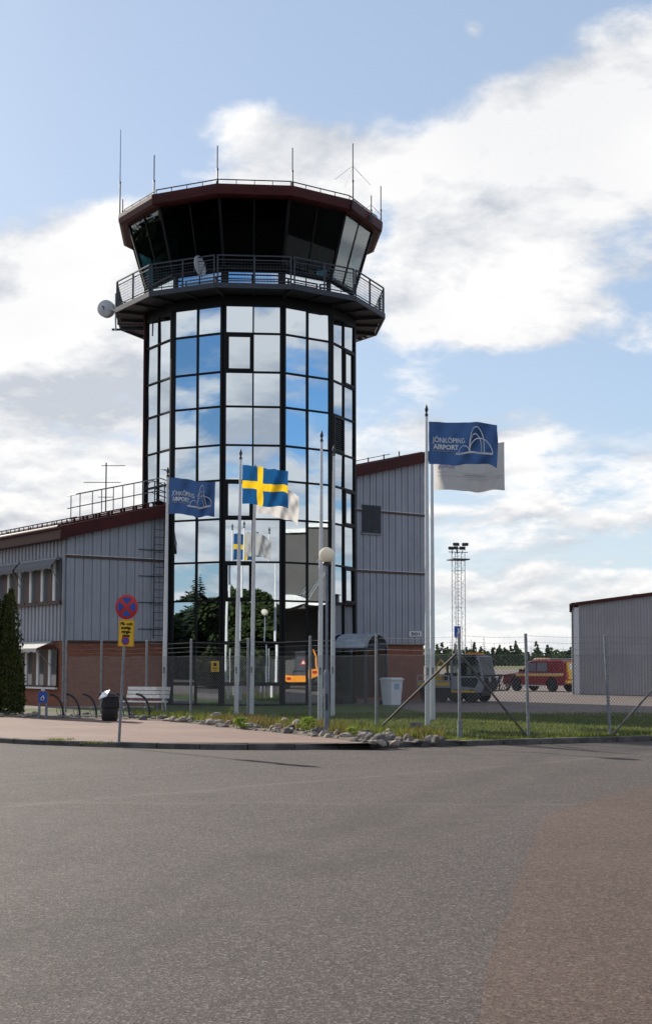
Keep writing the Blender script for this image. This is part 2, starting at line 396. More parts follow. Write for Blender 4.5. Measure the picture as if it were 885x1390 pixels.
def tag(o, label=None, cat=None, group=None, kind=None):
    if label: o['label'] = label
    if cat: o['category'] = cat
    if group: o['group'] = group
    if kind: o['kind'] = kind
    return o
def thing(name, label, cat, loc=(0, 0, 0), rz=0, group=None):
    o = bpy.data.objects.new(name, None); col.objects.link(o); o.empty_display_size = .3
    o.location = loc; o.rotation_euler = (0, 0, rz)
    return tag(o, label, cat, group)
def copy_tree(o, parent=None):
    c = o.copy(); col.objects.link(c)
    if parent is not None: c.parent = parent
    for ch in list(o.children): copy_tree(ch, c)
    return c
_fonts = {}
def textmb(body, size, depth=.01, bold=.0):
    cu = bpy.data.curves.new('lettering', 'FONT'); cu.body = body; cu.size = size; cu.extrude = depth; cu.offset = bold
    cu.align_x = 'LEFT'; cu.resolution_u = 3
    o = bpy.data.objects.new('lettering', cu); col.objects.link(o)
    dg = bpy.context.evaluated_depsgraph_get(); dg.update()
    me = bpy.data.meshes.new_from_object(o.evaluated_get(dg))
    vs = [v.co.copy() for v in me.vertices]; fs = [tuple(p.vertices) for p in me.polygons]
    bpy.data.objects.remove(o); bpy.data.curves.remove(cu); bpy.data.meshes.remove(me)
    return vs, fs
#==STRUCTURE
# ================================================================== SETTING: ground
def sheet(name, pts, m, z=None, kind='structure', label=None):
    b = MB(); b.face([(p[0], p[1], p[2] if z is None else z) for p in pts])
    o = b.build(name, m, None, None, False)
    if o.data.polygons[0].normal.z < 0: o.data.flip_normals()
    return tag(o, label, None, None, kind)
sheet('ground', [(-3000, -3000), (3000, -3000), (3000, 4500), (-3000, 4500)], 'asphalt', 0, label='grey asphalt road sweeping past the kerb')
KP = [(-260, 994), (-60, 1004), (0, 1009), (80, 1012.5), (160, 1015), (230, 1017), (300, 1018), (400, 1018), (480, 1016.5), (570, 1014), (660, 1012), (760, 1009.5), (885, 1006), (1000, 1002), (1300, 992)]
def smooth(pts, n=8):
    out = []
    for i in range(len(pts) - 1):
        p0, p1, p2, p3 = pts[max(i - 1, 0)], pts[i], pts[i + 1], pts[min(i + 2, len(pts) - 1)]
        for k in range(n):
            t = k / n
            out.append(.5 * (2 * p1 + (p2 - p0) * t + (2 * p0 - 5 * p1 + 4 * p2 - p3) * t * t + (3 * p1 - p0 - 3 * p2 + p3) * t ** 3))
    return out + [pts[-1]]
KC = smooth([gp(x, y, 0) for x, y in KP])
KB = [p + Vector((0, .15, 0)) for p in KC]
# everything behind the kerb stands 0.1 m higher: apron, field
far = [(700, 46), (700, 330), (-700, 330), (-700, 46)]
sheet('apron', [(p.x, p.y) for p in KB] + far, 'apron', .092, label='sunlit pinkish asphalt apron beyond the fence')
sheet('field', [(-2500, 330), (2500, 330), (2500, 4200), (-2500, 4200)], 'field', .098, label='flat grass airfield before the far trees')
RB = [(-260, 972), (0, 974), (60, 975), (110, 976), (180, 977), (230, 980), (262, 983), (300, 987.5), (340, 991.5), (380, 995.5), (420, 999.5), (460, 1004), (495, 1009), (520, 1012)]
RBG = [gp(x, y, .1) for x, y in RB]
k0, k1 = 0, min(range(len(KB)), key=lambda i: (KB[i] - RBG[-1]).length)
sheet('pavement', [(p.x, p.y) for p in KB[:k1 + 1]] + [(p.x, p.y) for p in RBG[::-1]], 'pavers', .104, label='reddish brick pavement behind the kerb')
lw = [(-300, 962), (0, 962), (100, 962), (225, 958.5), (380, 957.5), (470, 957.5), (520, 957.5), (571, 966), (700, 969), (885, 973), (1300, 984)]
LWG = [gp(x, y, .1) for x, y in lw]
sheet('lawn', [(p.x, p.y) for p in KB] + [(p.x, p.y) for p in LWG[::-1]], 'grass', .097, label='mown lawn between fence and apron')
bed0 = [p + Vector((0, .02, 0)) for p in RBG[4:]] + [p for p in KB[k1:k1 + 9]]
bed1 = [gp(x, y, .1) for x, y in [(640, 1007), (600, 1003), (560, 994), (500, 991), (440, 986), (380, 981), (320, 977), (260, 974.5), (215, 972), (175, 971)]]
sheet('gravel_bed', [(p.x, p.y) for p in bed0] + [(p.x, p.y) for p in bed1], 'soil', .108, label='stony planting bed behind the brick pavement')
bed2 = [gp(x, y, .1) for x, y in [(-200, 973.5), (0, 974.5), (60, 975.5), (176, 977.5), (176, 971), (100, 967), (0, 966), (-200, 966)]]
sheet('planting_bed', [(p.x, p.y) for p in bed2], 'soil', .1085, label='dark soil strip under the bicycle rack')
# red asphalt in the near right corner
rp = [(640, 1420), (672, 1290), (690, 1235), (706, 1190), (722, 1150), (738, 1113), (760, 1101), (800, 1088), (850, 1075), (900, 1062), (1000, 1042), (1300, 1030)]
RPG = smooth([gp(x, y, 0) for x, y in rp], 5)
RPG = [p + Vector((random.uniform(-.02, .02), random.uniform(-.03, .03), 0)) for p in RPG]
sheet('red_road', [(p.x, p.y) for p in RPG] + [(40, RPG[-1].y), (40, -30), (RPG[0].x, -30)], 'redasphalt', .004, label='coarse reddish asphalt in the near corner of the road')
# worn paving joints, tyre tracks and stains, plus two dark streaks near the right kerb
p_, t_ = PB(M['asphalt']); c_ = t_.new('ShaderNodeTexCoord').outputs['Object']
sx_ = t_.new('ShaderNodeSeparateXYZ'); t_.l.new(c_, sx_.inputs[0]); src = p_.inputs['Base Color'].links[0].from_socket
wob = t_.m('MULTIPLY', t_.m('SUBTRACT', t_.noise(c_, .5, 4, .6), .5), .9); brk = t_.noise(c_, 1.3, 5, .7)
def line_dist(p0, p1):
    a, b_ = gp(*p0, 0), gp(*p1, 0); d = (b_ - a).normalized(); n = Vector((-d.y, d.x, 0))
    e = t_.m('ADD', t_.m('MULTIPLY', sx_.outputs[0], n.x), t_.m('MULTIPLY', sx_.outputs[1], n.y))
    return t_.m('ABSOLUTE', t_.m('ADD', t_.m('SUBTRACT', e, n.dot(a)), wob))
for p0, p1, w0, w1, st_, cc_ in (((0, 1096), (440, 1060), .05, .20, .30, (.15, .13, .115)), ((0, 1066), (400, 1040), .04, .16, .26, (.14, .12, .108)), ((250, 1091), (735, 1092), .05, .18, .22, (.145, .125, .11)), ((-40, 1300), (300, 1180), .1, .5, .30, (.032, .027, .024)), ((60, 1330), (420, 1190), .1, .5, .25, (.032, .027, .024)), ((600, 1024), (885, 1030), .05, .3, .4, (.036, .030, .027)), ((500, 1020), (885, 1024), .03, .15, .4, (.036, .030, .027))):
    f_ = t_.m('MULTIPLY', t_.m('SUBTRACT', 1.0, t_.sstep(line_dist(p0, p1), w0, w1)), t_.m('MULTIPLY', t_.sstep(brk, .30, .6), st_))
    src = t_.mix(f_, src, cc_)
stain = t_.sstep(t_.noise(t_.scale(c_, (1, .6, 1)), .9, 3, .5, .6), .60, .74)
src = t_.mix(t_.m('MULTIPLY', stain, .28), src, (.034, .028, .025))
t_.put(p_.inputs['Base Color'], src)
# kerb stones
b = MB(); acc = 0
i = 0
while i < len(KC) - 1:
    a = KC[i]; j = i + 1
    while j < len(KC) - 1 and (KC[j] - a).length < .85: j += 1
    c = KC[j]; d = (c - a); ln = d.length; d.normalize(); nn = Vector((-d.y, d.x, 0))
    segs = max(1, round(ln / .9))
    for s in range(segs):
        p = a + d * (ln * s / segs + .012); q = a + d * (ln * (s + 1) / segs - .012)
        h = .115 + random.uniform(-.008, .008); o = random.uniform(-.008, .008)
        e = .015
        prof = [(o, -.05), (o, h - e), (o + e, h), (.16, h), (.16, -.05)]
        vs = [(P + nn * x + Vector((0, 0, z))) for P in (p, q) for x, z in prof]
        n = len(prof)
        b.add(vs, [tuple(range(n)), tuple(range(n, 2 * n))[::-1]] + [(k, (k + 1) % n, n + (k + 1) % n, n + k) for k in range(n)])
    i = j
tag(b.build('kerb', 'granite', None, 20), 'low granite kerb between road and pavement', None, None, 'structure')

# ================================================================== CONTROL TOWER
ROT = R(4.8); TD = 57.0
TC = at(338, 900, TD); TC.z = .1
tower = thing('control_tower', 'tall twelve-sided mirror-glass airport control tower with dark red roof', 'control tower', TC, ROT)
A15 = math.cos(R(15))
def vtx(Rr, k, z): a = R(-90 + 30 * k - 15); return Vector((Rr * math.cos(a), Rr * math.sin(a), z))
def fr(k):
    a = R(-90 + 30 * k); return Vector((math.cos(a), math.sin(a), 0)), Vector((-math.sin(a), math.cos(a), 0))
RD, RB_ = 4.56, 5.8
AP = RD * A15; W = 2 * RD * math.sin(R(15))
zf = lambda y, dd: at(344, y, dd).z - .1
DF = TD - AP - .02
rows_px = [414, 452, 504.5, 551.5, 604, 652, 704.5, 763, 815.5, 873, 929]
RZ = [zf(y, DF) for y in rows_px] + [.04]
zt = RZ[0]; DB = TD - RB_ * A15
zfl1 = zf(384, DB); zfl0 = zf(391, DB); zrail = zf(346.5, DB)
zroof1 = zf(250, TD - 5.6 * A15); zroof0 = zf(266.5, TD - 5.6 * A15)
b = MB(); b.prism([vtx(RD - .14, k, 0).xy for k in range(12)], 0, zt + .03); b.build('core', 'black', tower)  # solid black fill added behind the panes to block light
b = MB(); b.prism([vtx(RD + .02, k, 0).xy for k in range(12)], zt + .03, zfl0 + .02); b.build('head_band', 'black', tower)
open_win = {(0, 0, 1), (0, 0, 5), (0, 0, 7), (2, 1, 1), (2, 1, 5), (2, 1, 7)}
louv = {(2, 0, 3)}
rp_ = random.Random(3)
for k in range(12):
    n, t = fr(k)
    F = MB(); bp = lambda s, d, z: n * (AP + d) + t * s + Vector((0, 0, z))
    cw = .125
    def vb(s0, s1, d0, d1, z0, z1, mbb=F):
        vs = [bp(s, d, z) for z in (z0, z1) for d in (d0, d1) for s in (s0, s1)]
        mbb.add(vs, [(0, 2, 3, 1), (4, 5, 7, 6), (0, 1, 5, 4), (2, 6, 7, 3), (0, 4, 6, 2), (1, 3, 7, 5)])
    h = W / 2
    vb(-h + .012, -h + cw, -.1, .03, 0, zt + .02); vb(h - cw, h - .012, -.1, .03, 0, zt + .02)
    vb(-.03, .03, -.1, .024, 0, zt + .02)
    for i, z in enumerate(RZ):
        hh = .036 if i not in (9, 10) else .07
        for s0, s1 in ((-h + cw, -.03), (.03, h - cw)): vb(s0, s1, -.1, .018, max(0, z - hh), z + hh)
    wall = F.build('curtain_wall', 'black', tower, None)
    for side, (s0, s1) in enumerate(((-h + cw, -.03), (.03, h - cw))):
        for i in range(len(RZ) - 1):
            z1, z0 = RZ[i] - .03, RZ[i + 1] + .03
            ins = 0
            if (k, side, i) in open_win or (k, side, i) in louv:
                q = MB(); e = .10
                for (a0, a1, c0, c1) in ((s0, s0 + e, z0, z1), (s1 - e, s1, z0, z1), (s0 + e, s1 - e, z0, z0 + e), (s0 + e, s1 - e, z1 - e, z1)):
                    vb(a0, a1, -.08, .05, c0, c1, q)
                q.build('opening_window', 'black', wall, None); ins = e - .01
            if (k, side, i) in louv:
                q = MB(); zz_ = z0
                while zz_ < z1 - .05: vb(s0 + ins, s1 - ins, -.06, .01, zz_, zz_ + .05, q); zz_ += .085
                q.build('louvre', 'black', wall, None); continue
            tx, tz = rp_.gauss(0, .0045), rp_.gauss(0, .0055)
            q = MB(); ms, mz = (s0 + s1) / 2, (z0 + z1) / 2
            vs = []
            for d in (0, -.018):
                for (s, z) in ((s0 + ins, z0 + ins), (s1 - ins, z0 + ins), (s1 - ins, z1 - ins), (s0 + ins, z1 - ins)):
                    vs.append(bp(s, -.035 + d + (s - ms) * tx + (z - mz) * tz, z))
            q.add(vs, [(0, 1, 2, 3), (7, 6, 5, 4), (0, 4, 5, 1), (1, 5, 6, 2), (2, 6, 7, 3), (3, 7, 4, 0)])
            q.build('window_pane', 'mirror', wall, None)
# balcony slab, brackets
b = MB()
for k in range(12):
    i0, i1, o0, o1 = vtx(RD - .4, k, 0), vtx(RD - .4, k + 1, 0), vtx(RB_ - .08, k, 0), vtx(RB_ - .08, k + 1, 0)
    b.prism([i0.xy, o0.xy, o1.xy, i1.xy], zfl0 + .09, zfl1 - .02)
    b.bar(vtx(RB_, k, (zfl0 + zfl1) / 2), vtx(RB_, k + 1, (zfl0 + zfl1) / 2), .08, zfl1 - zfl0)
    b.bar(vtx(RD, k, zfl0 + .03), vtx(RB_ - .06, k, zfl0 + .05), .09, .14)
    m0, m1 = (vtx(RD, k, 0) + vtx(RD, k + 1, 0)) / 2, (vtx(RB_, k, 0) + vtx(RB_, k + 1, 0)) / 2
    b.bar(m0 + Vector((0, 0, zfl0 + .04)), m1 * .985 + Vector((0, 0, zfl0 + .055)), .06, .10)
b.build('balcony', 'steel', tower, None)
# railing
b = MB(); post = MB()
for k in range(12):
    p, q = vtx(RB_ - .02, k, 0), vtx(RB_ - .02, k + 1, 0); d = (q - p).normalized(); L = (q - p).length
    up = Vector((0, 0, 1))
    for z, ww in ((zrail, .05), (zrail - .17, .035), (zfl1 + .10, .035)): b.bar(p + d * .05 + up * z, q - d * .05 + up * z, ww)
    for s in (.07, L / 2, L - .07):
        pp = MB(); pp.bar(p + d * s + up * zfl1, p + d * s + up * zrail, .06 if s != L / 2 else .07, .05); pp.build('railing_post', 'steel', tower, None)
    for i in range(1, 7): z = zfl1 + .10 + i * (zrail - .27 - zfl1) / 7; b.bar(p + d * .07 + up * z, q - d * .07 + up * z, .010)
    for i in range(1, 24): s = L * i / 24; b.bar(p + d * s + up * (zfl1 + .1), p + d * s + up * (zrail - .17), .007)
b.build('railing', 'steel', tower, None)
# cab base wall with low mirror windows
RC0, RC1 = 4.5, 5.28
zc0 = zfl1 + .95
b = MB(); b.prism([vtx(RC0 - .1, k, 0).xy for k in range(12)], zfl1 - .02, zc0); b.build('cab_base', 'black', tower, None)
za, zb_ = zf(386.5, TD - RC0 * A15), zf(369, TD - RC0 * A15)
for k in range(12):
    n, t = fr(k); a = (RC0 - .1) * A15; h = RC0 * math.sin(R(15)) - .18
    for s0, s1 in ((-h, -.03), (.03, h)):
        q = MB(); q.add([n * (a + d) + t * s + Vector((0, 0, z)) for d in (.004, .03) for (s, z) in ((s0, za), (s1, za), (s1, zb_), (s0, zb_))],
                        [(3, 2, 1, 0), (4, 5, 6, 7), (0, 1, 5, 4), (1, 2, 6, 5), (2, 3, 7, 6), (3, 0, 4, 7)])
        q.build('low_window', 'mirror', tower, None)
# leaning cab windows and their mullions
b = MB()
for k in range(12):
    p0, p1 = vtx(RC0, k, zc0), vtx(RC1, k, zroof0 + .06)
    b.bar(p0, p1, .10, .12)
    b.bar(vtx(RC0, k, zc0), vtx(RC0, k + 1, zc0), .10, .10)
    m0, m1 = (vtx(RC0, k, zc0) + vtx(RC0, k + 1, zc0)) / 2, (vtx(RC1, k, zroof0 + .06) + vtx(RC1, k + 1, zroof0 + .06)) / 2
    b.bar(m0, m1, .05, .07)
b.build('cab_frame', 'black', tower, None)
for k in range(12):
    for h0, h1 in ((0, .5), (.5, 1)):
        g = lambda rr, z, h: vtx(rr, k, z).lerp(vtx(rr, k + 1, z), h)
        vs = []
        for dd in (-.012, .012):
            vs += [g(RC0 + dd, zc0 + .04, h0 + .015), g(RC0 + dd, zc0 + .04, h1 - .015), g(RC1 + dd, zroof0 + .05, h1 - .015), g(RC1 + dd, zroof0 + .05, h0 + .015)]
        q = MB(); q.add(vs, [(0, 1, 2, 3), (7, 6, 5, 4), (0, 4, 5, 1), (1, 5, 6, 2), (2, 6, 7, 3), (3, 7, 4, 0)])
        q.build('cab_window', 'cabglass', tower, None)
# console desks and a ceiling inside the cab
b = MB(); b.prism([vtx(RC1 - .25, k, 0).xy for k in range(12)], zroof0 + .0, zroof0 + .05); b.build('cab_ceiling', 'black', tower, None)
b = MB()
for k in range(12):
    b.bar(vtx(3.9, k, zc0 - .05), vtx(3.9, k + 1, zc0 - .05), .7, .08)
b.build('console_desk', 'black', tower, None)
b = MB()
b.prism([vtx(2.9, k, 0).xy for k in (0, 1, 2, 3, 4, 5, 6, 7)] + [vtx(4.25, k, 0).xy for k in (8, 9, 10, 11)], zc0 - .3, zroof0 + .02); b.build('cab_sight_block', 'black', tower, None)  # added black block, keeps sky from showing through the cab glass
# roof
b = MB(); RR = 5.74
ri, ro = [vtx(RC1 - .3, k, zroof0 + .06) for k in range(12)], None
prof = [(RC1 - .3, zroof0 + .055), (RR - .16, zroof0), (RR - .03, zroof0 + .07), (RR, zroof0 + .30), (RR, zroof1 - .03), (RR - .12, zroof1), (.05, zroof1 + .12)]
vs = [vtx(r_, k, z) for r_, z in prof for k in range(12)]
fs = [(i * 12 + k, i * 12 + (k + 1) % 12, (i + 1) * 12 + (k + 1) % 12, (i + 1) * 12 + k) for i in range(len(prof) - 1) for k in range(12)]
b.add(vs, fs); b.build('roof', 'redmetal', tower, None)
b = MB()
for k in range(12):
    p, q = vtx(RR - .25, k, zroof1 + .22), vtx(RR - .25, k + 1, zroof1 + .22)
    b.bar(p, q, .035)
    for i in range(4):
        s = p.lerp(q, i / 4); b.bar(s - Vector((0, 0, .22)), s, .03)
b.build('roof_rail', 'blackpaint', tower, None)
# whip antennas round the roof edge: (pixel x, top y, bottom y, depth)
TW = Matrix.Translation(TC) @ Matrix.Rotation(ROT, 4, 'Z'); TI = TW.inverted()
for (x, y0, y1, dd, thin) in ((162.5, 175, 297, 55.8, 1), (166.5, 270, 296, 56.3, 0), (209, 210, 268, 53.3, 0), (295, 197, 250, 51.7, 0), (397, 200, 252, 51.7, 0), (479, 194, 280, 53.2, 0), (504, 265, 297, 54.7, 0), (517, 252, 306, 56.0, 0)):
    p, q = TI @ at(x, y1 + 4, dd), TI @ at(x, y0, dd); q.x, q.y = p.x, p.y
    a = MB(); mid = p.lerp(q, .42)
    a.tube([p, mid], .032, 8)
    a.tube([mid, q], [.020, .012] if thin else .024, 6)
    a.lathe([(.045, 0), (.045, .06)], 8, mid); a.bar(p, p + Vector((0, 0, .25)), .10)
    ob = a.build('whip_antenna', 'blackpaint', tower)
    if x in (479, 504):
        g = MB(); h = (q - p).length; c0 = p.lerp(q, .66)
        rr_ = .8 if x == 479 else .45
        for i in range(4):
            an = R(20 + 90 * i); g.tube([c0, c0 + Vector((rr_ * math.cos(an), rr_ * math.sin(an), -rr_ * .85))], .007, 5)
        g.build('ground_radial', 'blackpaint', ob)
# dish aerials
def dish(px, py, dd, r, aim, name, mm):
    c = TI @ at(px, py, dd); a = MB(); ax = (TI.to_3x3() @ Vector(aim)).normalized()
    a.lathe([(.02, -.22 * r), (.5 * r, -.17 * r), (.85 * r, -.06 * r), (r, 0), (r, .03), (.85 * r, -.03), (.5 * r, -.13 * r), (.02, -.17 * r)], 24, c, 0, ax)
    d = a.build(name, mm, tower)
    f = MB(); f.tube([c - ax * .2 * r, c - ax * .55 * r, c - ax * .55 * r - Vector((0, 0, .45 * r))], .03, 8)
    f.tube([c - Vector((0, 0, r * .9)) , c + ax * .5 * r], .012, 6); f.lathe([(.03, 0), (.03, .1)], 8, c + ax * .46 * r, 0, ax)
    f.build('dish_arm', 'steel', d)
dish(271, 361, 51.6, .42, (.9, -.42, .1), 'dish_antenna', 'dish')
dish(143, 418, 56.3, .36, (-.3, -.95, .05), 'drum_antenna', 'dish')
a = MB(); c = TI @ at(143, 418, 56.3); ax = TI.to_3x3() @ Vector((-.3, -.95, .05)).normalized()
a.lathe([(.36, -.25), (.37, -.05), (.36, .03), (.22, .10), (.02, .13)], 24, c, 0, ax)
a.tube([c, TI @ at(157, 421, 55.9)], .035, 8); a.tube([TI @ at(157, 398, 55.9), TI @ at(157, 448, 55.9)], .035, 8)
a.build('drum_radome', 'dish', tower)
# rain pipe and small service landing on the shaded side
a = MB(); p = TI @ at(194.5, 690, 55.4); q = TI @ at(196.5, 392, 55.4); q.x, q.y = p.x, p.y
a.tube([p, q], .055, 10); a.build('rain_pipe', 'redmetal', tower)
a = MB(); c = [TI @ at(x, y, 56.6) for x, y in ((160, 425), (195, 427), (195, 441), (160, 440))]
for i in range(4): a.bar(c[i], c[(i + 1) % 4], .05)
for i in range(1, 7): a.bar(c[0].lerp(c[1], i / 7), c[3].lerp(c[2], i / 7), .012)
for i in range(1, 4): a.bar(c[0].lerp(c[3], i / 4), c[1].lerp(c[2], i / 4), .012)
a.bar(TI @ at(152, 447, 56.6), TI @ at(197, 447, 56.6), .08); a.build('service_landing', 'steel', tower, None)

# ================================================================== TERMINAL BUILDING (gable wall towards the camera, roof rising to the right)
BR = R(36.5); BO = at(88, 850, 51.3); BO.z = .1
bld = thing('airport_building', 'grey metal-clad building on a red brick base with sloping dark red roof', 'building', BO, BR)
BW = Matrix.Translation(BO) @ Matrix.Rotation(BR, 4, 'Z'); BI = BW.inverted()
Ng = BW.to_3x3() @ Vector((0, -1, 0)); Nl = BW.to_3x3() @ Vector((-1, 0, 0))
def gl(x, y, off=0): return BI @ onplane(x, y, BW @ Vector((0, -off, 0)), Ng)     # pixel on gable plane -> local
def ll(x, y, off=0): return BI @ onplane(x, y, BW @ Vector((-off, 0, 0)), Nl)
LB = gl(575.5, 800).x
f0, f1 = gl(87.5, 730.6, .3), gl(574, 628.4, .3)
sl_ = (f1.z - f0.z) / (f1.x - f0.x); zfas = lambda x: f0.z + sl_ * (x - f0.x)
zbr = gl(88, 870).z; zst = gl(88, 755).z
XE, XS = gl(231, 800).x, gl(481, 800).x - .6
DEP = 26
def clad(mb, x0, x1, zb, zt, mp, per=.37, prof=None):
    prof = prof or [(0, -.04), (.14, -.04), (.146, -.028), (.164, -.028), (.17, -.04), (.30, -.04), (.308, 0), (.362, 0)]
    pts = []; x = x0
    while x < x1:
        for a, d in prof:
            if x + a < x1: pts.append((x + a, d))
        x += per
    pts.append((x1, -.04))
    vs = []
    for a, d in pts: vs += [mp(a, d, zb(a) if callable(zb) else zb), mp(a, d, zt(a) if callable(zt) else zt)]
    mb.add(vs, [(2 * i, 2 * i + 2, 2 * i + 3, 2 * i + 1) for i in range(len(pts) - 1)])
gmap = lambda a, d, z: (a, d, z)
lmap = lambda a, d, z: (d, a, z)
b = MB()
clad(b, .02, XE, zbr, lambda x: zfas(x) + .1, gmap); clad(b, XS, LB, zbr, lambda x: zfas(x) + .1, gmap)
for x0, x1 in ((.0, XE), (XS, LB)):
    b.prism([(x0, 0.012), (x1, 0.012), (x1, .25), (x0, .25)], zbr - .02, lambda x, y: zfas(x) + .1)
b.bb(XE - .2, XE, .26, 4.6, 0, zfas(XE)); b.prism([(LB - .25, .26), (LB, .26), (LB, DEP), (LB - .25, DEP)], 0, zfas(LB) + .1)
b.build('gable_wall', 'cladding', bld, None)
b = MB()
clad(b, .02, DEP, zbr, zfas(0) + .1, lmap, .33, [(0, -.05), (.17, -.05), (.18, 0), (.32, 0)])
b.bb(.012, .24, .26, DEP, zbr, zfas(0)); b.build('side_wall', 'cladding', bld, None)
b = MB(); b.bb(.03, XE, .03, .25, -.1, zbr); b.bb(XS, LB - .02, .03, .25, -.1, zbr); b.bb(.03, .25, .26, DEP, -.1, zbr); b.bb(LB - .25, LB - .02, .26, DEP, -.1, zbr)
b.build('brick_base', 'brick', bld, None)
# flashings
b = MB()
for z in (zst, gl(88, 755).z - 0,):
    pass
for x0, x1 in ((-.06, XE), (XS, LB + .03)):
    b.bb(x0, x1, -.075, -.042, zst - .05, zst + .05)
    b.bb(x0, x1, -.075, -.042, zbr - .05, zbr + .02)
xa = gl(483, 695).z
zup = gl(483.5, 692.5).z
b.bb(XS, LB + .03, -.075, -.042, zup - .05, zup + .05)
b.build('flashing', 'brown', bld, None)
b = MB()
for x0, x1 in ((-.06, XE), (XS, LB + .03)): b.bb(x0, x1, -.085, -.045, zst + .055, zst + .075)
b.bb(XS, LB + .03, -.085, -.045, zup + .055, zup + .075)
b.bb(LB - .02, LB + .10, -.06, .12, zbr, zfas(LB) + .05)
b.build('pale_trim', 'trimwhite', bld, None)
b = MB(); b.bb(XE + .002, XE + .36, -.06, .2, 0, zfas(XE) + .3); b.build('corner_post', 'redmetal', bld, None)
# roof: slab pieces around the tower, fascia, gutter
def roof_piece(mb, x0, x1, y0, y1):
    mb.prism([(x0, y0), (x1, y0), (x1, y1), (x0, y1)], lambda x, y: zfas(x) + .38, lambda x, y: zfas(x) + .5)
b = MB(); roof_piece(b, -.38, XE + .3, -.32, DEP); roof_piece(b, XS - .2, LB + .25, -.32, DEP); roof_piece(b, XE + .3, XS - .2, 3.4, DEP)
x = 0.1
while x < LB: 
    x += 400
y = .3
while y < DEP:
    for x0, x1, yy in ((-.36, XE + .3, -.3), (XS - .2, LB + .2, -.3)):
        b.bar((x0, y, zfas(x0) + .515), (x1, y, zfas(x1) + .515), .03, .04)
    y += .6
roof = b.build('roof', 'redmetal', bld, None)
for x0, x1 in ((-.38, XE + .3), (XS - .2, LB + .25)):
    b = MB()
    b.prism([(x0, -.36), (x1, -.36), (x1, -.322), (x0, -.322)], lambda x, y: zfas(x) - .0, lambda x, y: zfas(x) + .49)
    b.prism([(x0, -.32), (x1, -.32), (x1, -.0), (x0, -.0)], lambda x, y: zfas(x) + .0, lambda x, y: zfas(x) + .04)
    b.build('gable_fascia', 'redmetal', roof, None)
b = MB(); b.bb(-.42, -.383, -.36, DEP, zfas(-.4) + .02, zfas(-.4) + .50); b.bb(-.38, -.0, -.3, DEP, zfas(-.4) + .02, zfas(-.4) + .06)
b.tube([(-.48, -.36, zfas(-.4) + .46), (-.48, DEP, zfas(-.4) + .46)], .075, 10); b.build('gutter', mat('gutter_brown', (.075, .032, .025), .5, 0, .1, 3, .25), roof)
# snow guard and safety rail on the roof
b = MB()
for dx in (.35, .62):
    b.bar((dx, .4, zfas(dx) + .72), (dx, DEP, zfas(dx) + .72), .035)
y = .5
while y < DEP: b.bar((.35, y, zfas(.35) + .72), (.62, y, zfas(.62) + .72), .03); b.bar((.48, y, zfas(.48) + .5), (.48, y, zfas(.48) + .72), .03); y += .45
b.build('snow_guard', 'redmetal', roof, None)
b = MB(); b.bar((1.8, -.1, zfas(1.8) + .60), (1.8, DEP, zfas(1.8) + .60), .025); y = .1
while y < DEP: b.bar((1.8, y, zfas(1.8) + .5), (1.8, y, zfas(1.8) + .66), .05); y += 1.2
b.bar((XS + .3, 0, zfas(XS + .3) + .72), (LB - 2, 0, zfas(LB - 2) + .72), .03)
for i in range(4): q = XS + .5 + i * .9; b.bar((q, 0, zfas(q) + .5), (q, 0, zfas(q) + .76), .04)
b.build('safety_rail', 'redmetal', roof, None)
# roof walkway with handrails, running up to the tower
wy0, wy1 = .55, 1.35
wx0 = gl(100, 696, -1).x; wx1 = XE + .9
b = MB()
b.prism([(wx0, wy0), (wx1, wy0), (wx1, wy1), (wx0, wy1)], lambda x, y: zfas(x) + .66, lambda x, y: zfas(x) + .71)
i = wx0 + .2
while i < wx1: b.bar((i, wy0, zfas(i) + .5), (i, wy0, zfas(i) + .68), .07); b.bar((i, wy1, zfas(i) + .5), (i, wy1, zfas(i) + .68), .07); i += .55
wk = b.build('roof_walkway', 'redmetal', roof, None)
b = MB()
for yy in (wy0, wy1):
    for hh in (1.62, 1.12): b.tube([(wx0 - .1, yy, zfas(wx0 - .1) + hh), (wx1, yy, zfas(wx1) + hh)], .022, 6)
    for i in range(5):
        q = wx0 + .05 + i * .93; b.tube([(q, yy, zfas(q) + .66), (q, yy, zfas(q) + 1.62)], .02, 6)
b.tube([(wx0 - .1, wy0, zfas(wx0 - .1) + 1.62), (wx0 - .1, wy1, zfas(wx0 - .1) + 1.62)], .022, 6)
b.build('walkway_handrail', 'galv', roof)
# television antenna
p = gl(143.5, 695, -2.4); tp = gl(143.5, 628, -2.4)
b = MB(); b.tube([p, (p.x, p.y, tp.z)], .028, 8)
for (f, ln, ne, off) in ((1.0, .95, 8, .3), (.66, 1.5, 14, -.15), (.36, .6, 6, 0)):
    zz_ = p.z + (tp.z - p.z) * f - .12; d = Vector((math.cos(BR), -math.sin(BR), 0))
    c = Vector((p.x, p.y, zz_)); a0, a1 = c - d * (ln / 2 - off), c + d * (ln / 2 + off); b.tube([a0, a1], .014, 6)
    sd = Vector((-d.y, d.x, 0))
    for i in range(ne):
        q = a0.lerp(a1, i / (ne - 1)); b.tube([q - sd * .16, q + sd * .16], .006, 5)
b.build('tv_antenna', 'steel', roof)
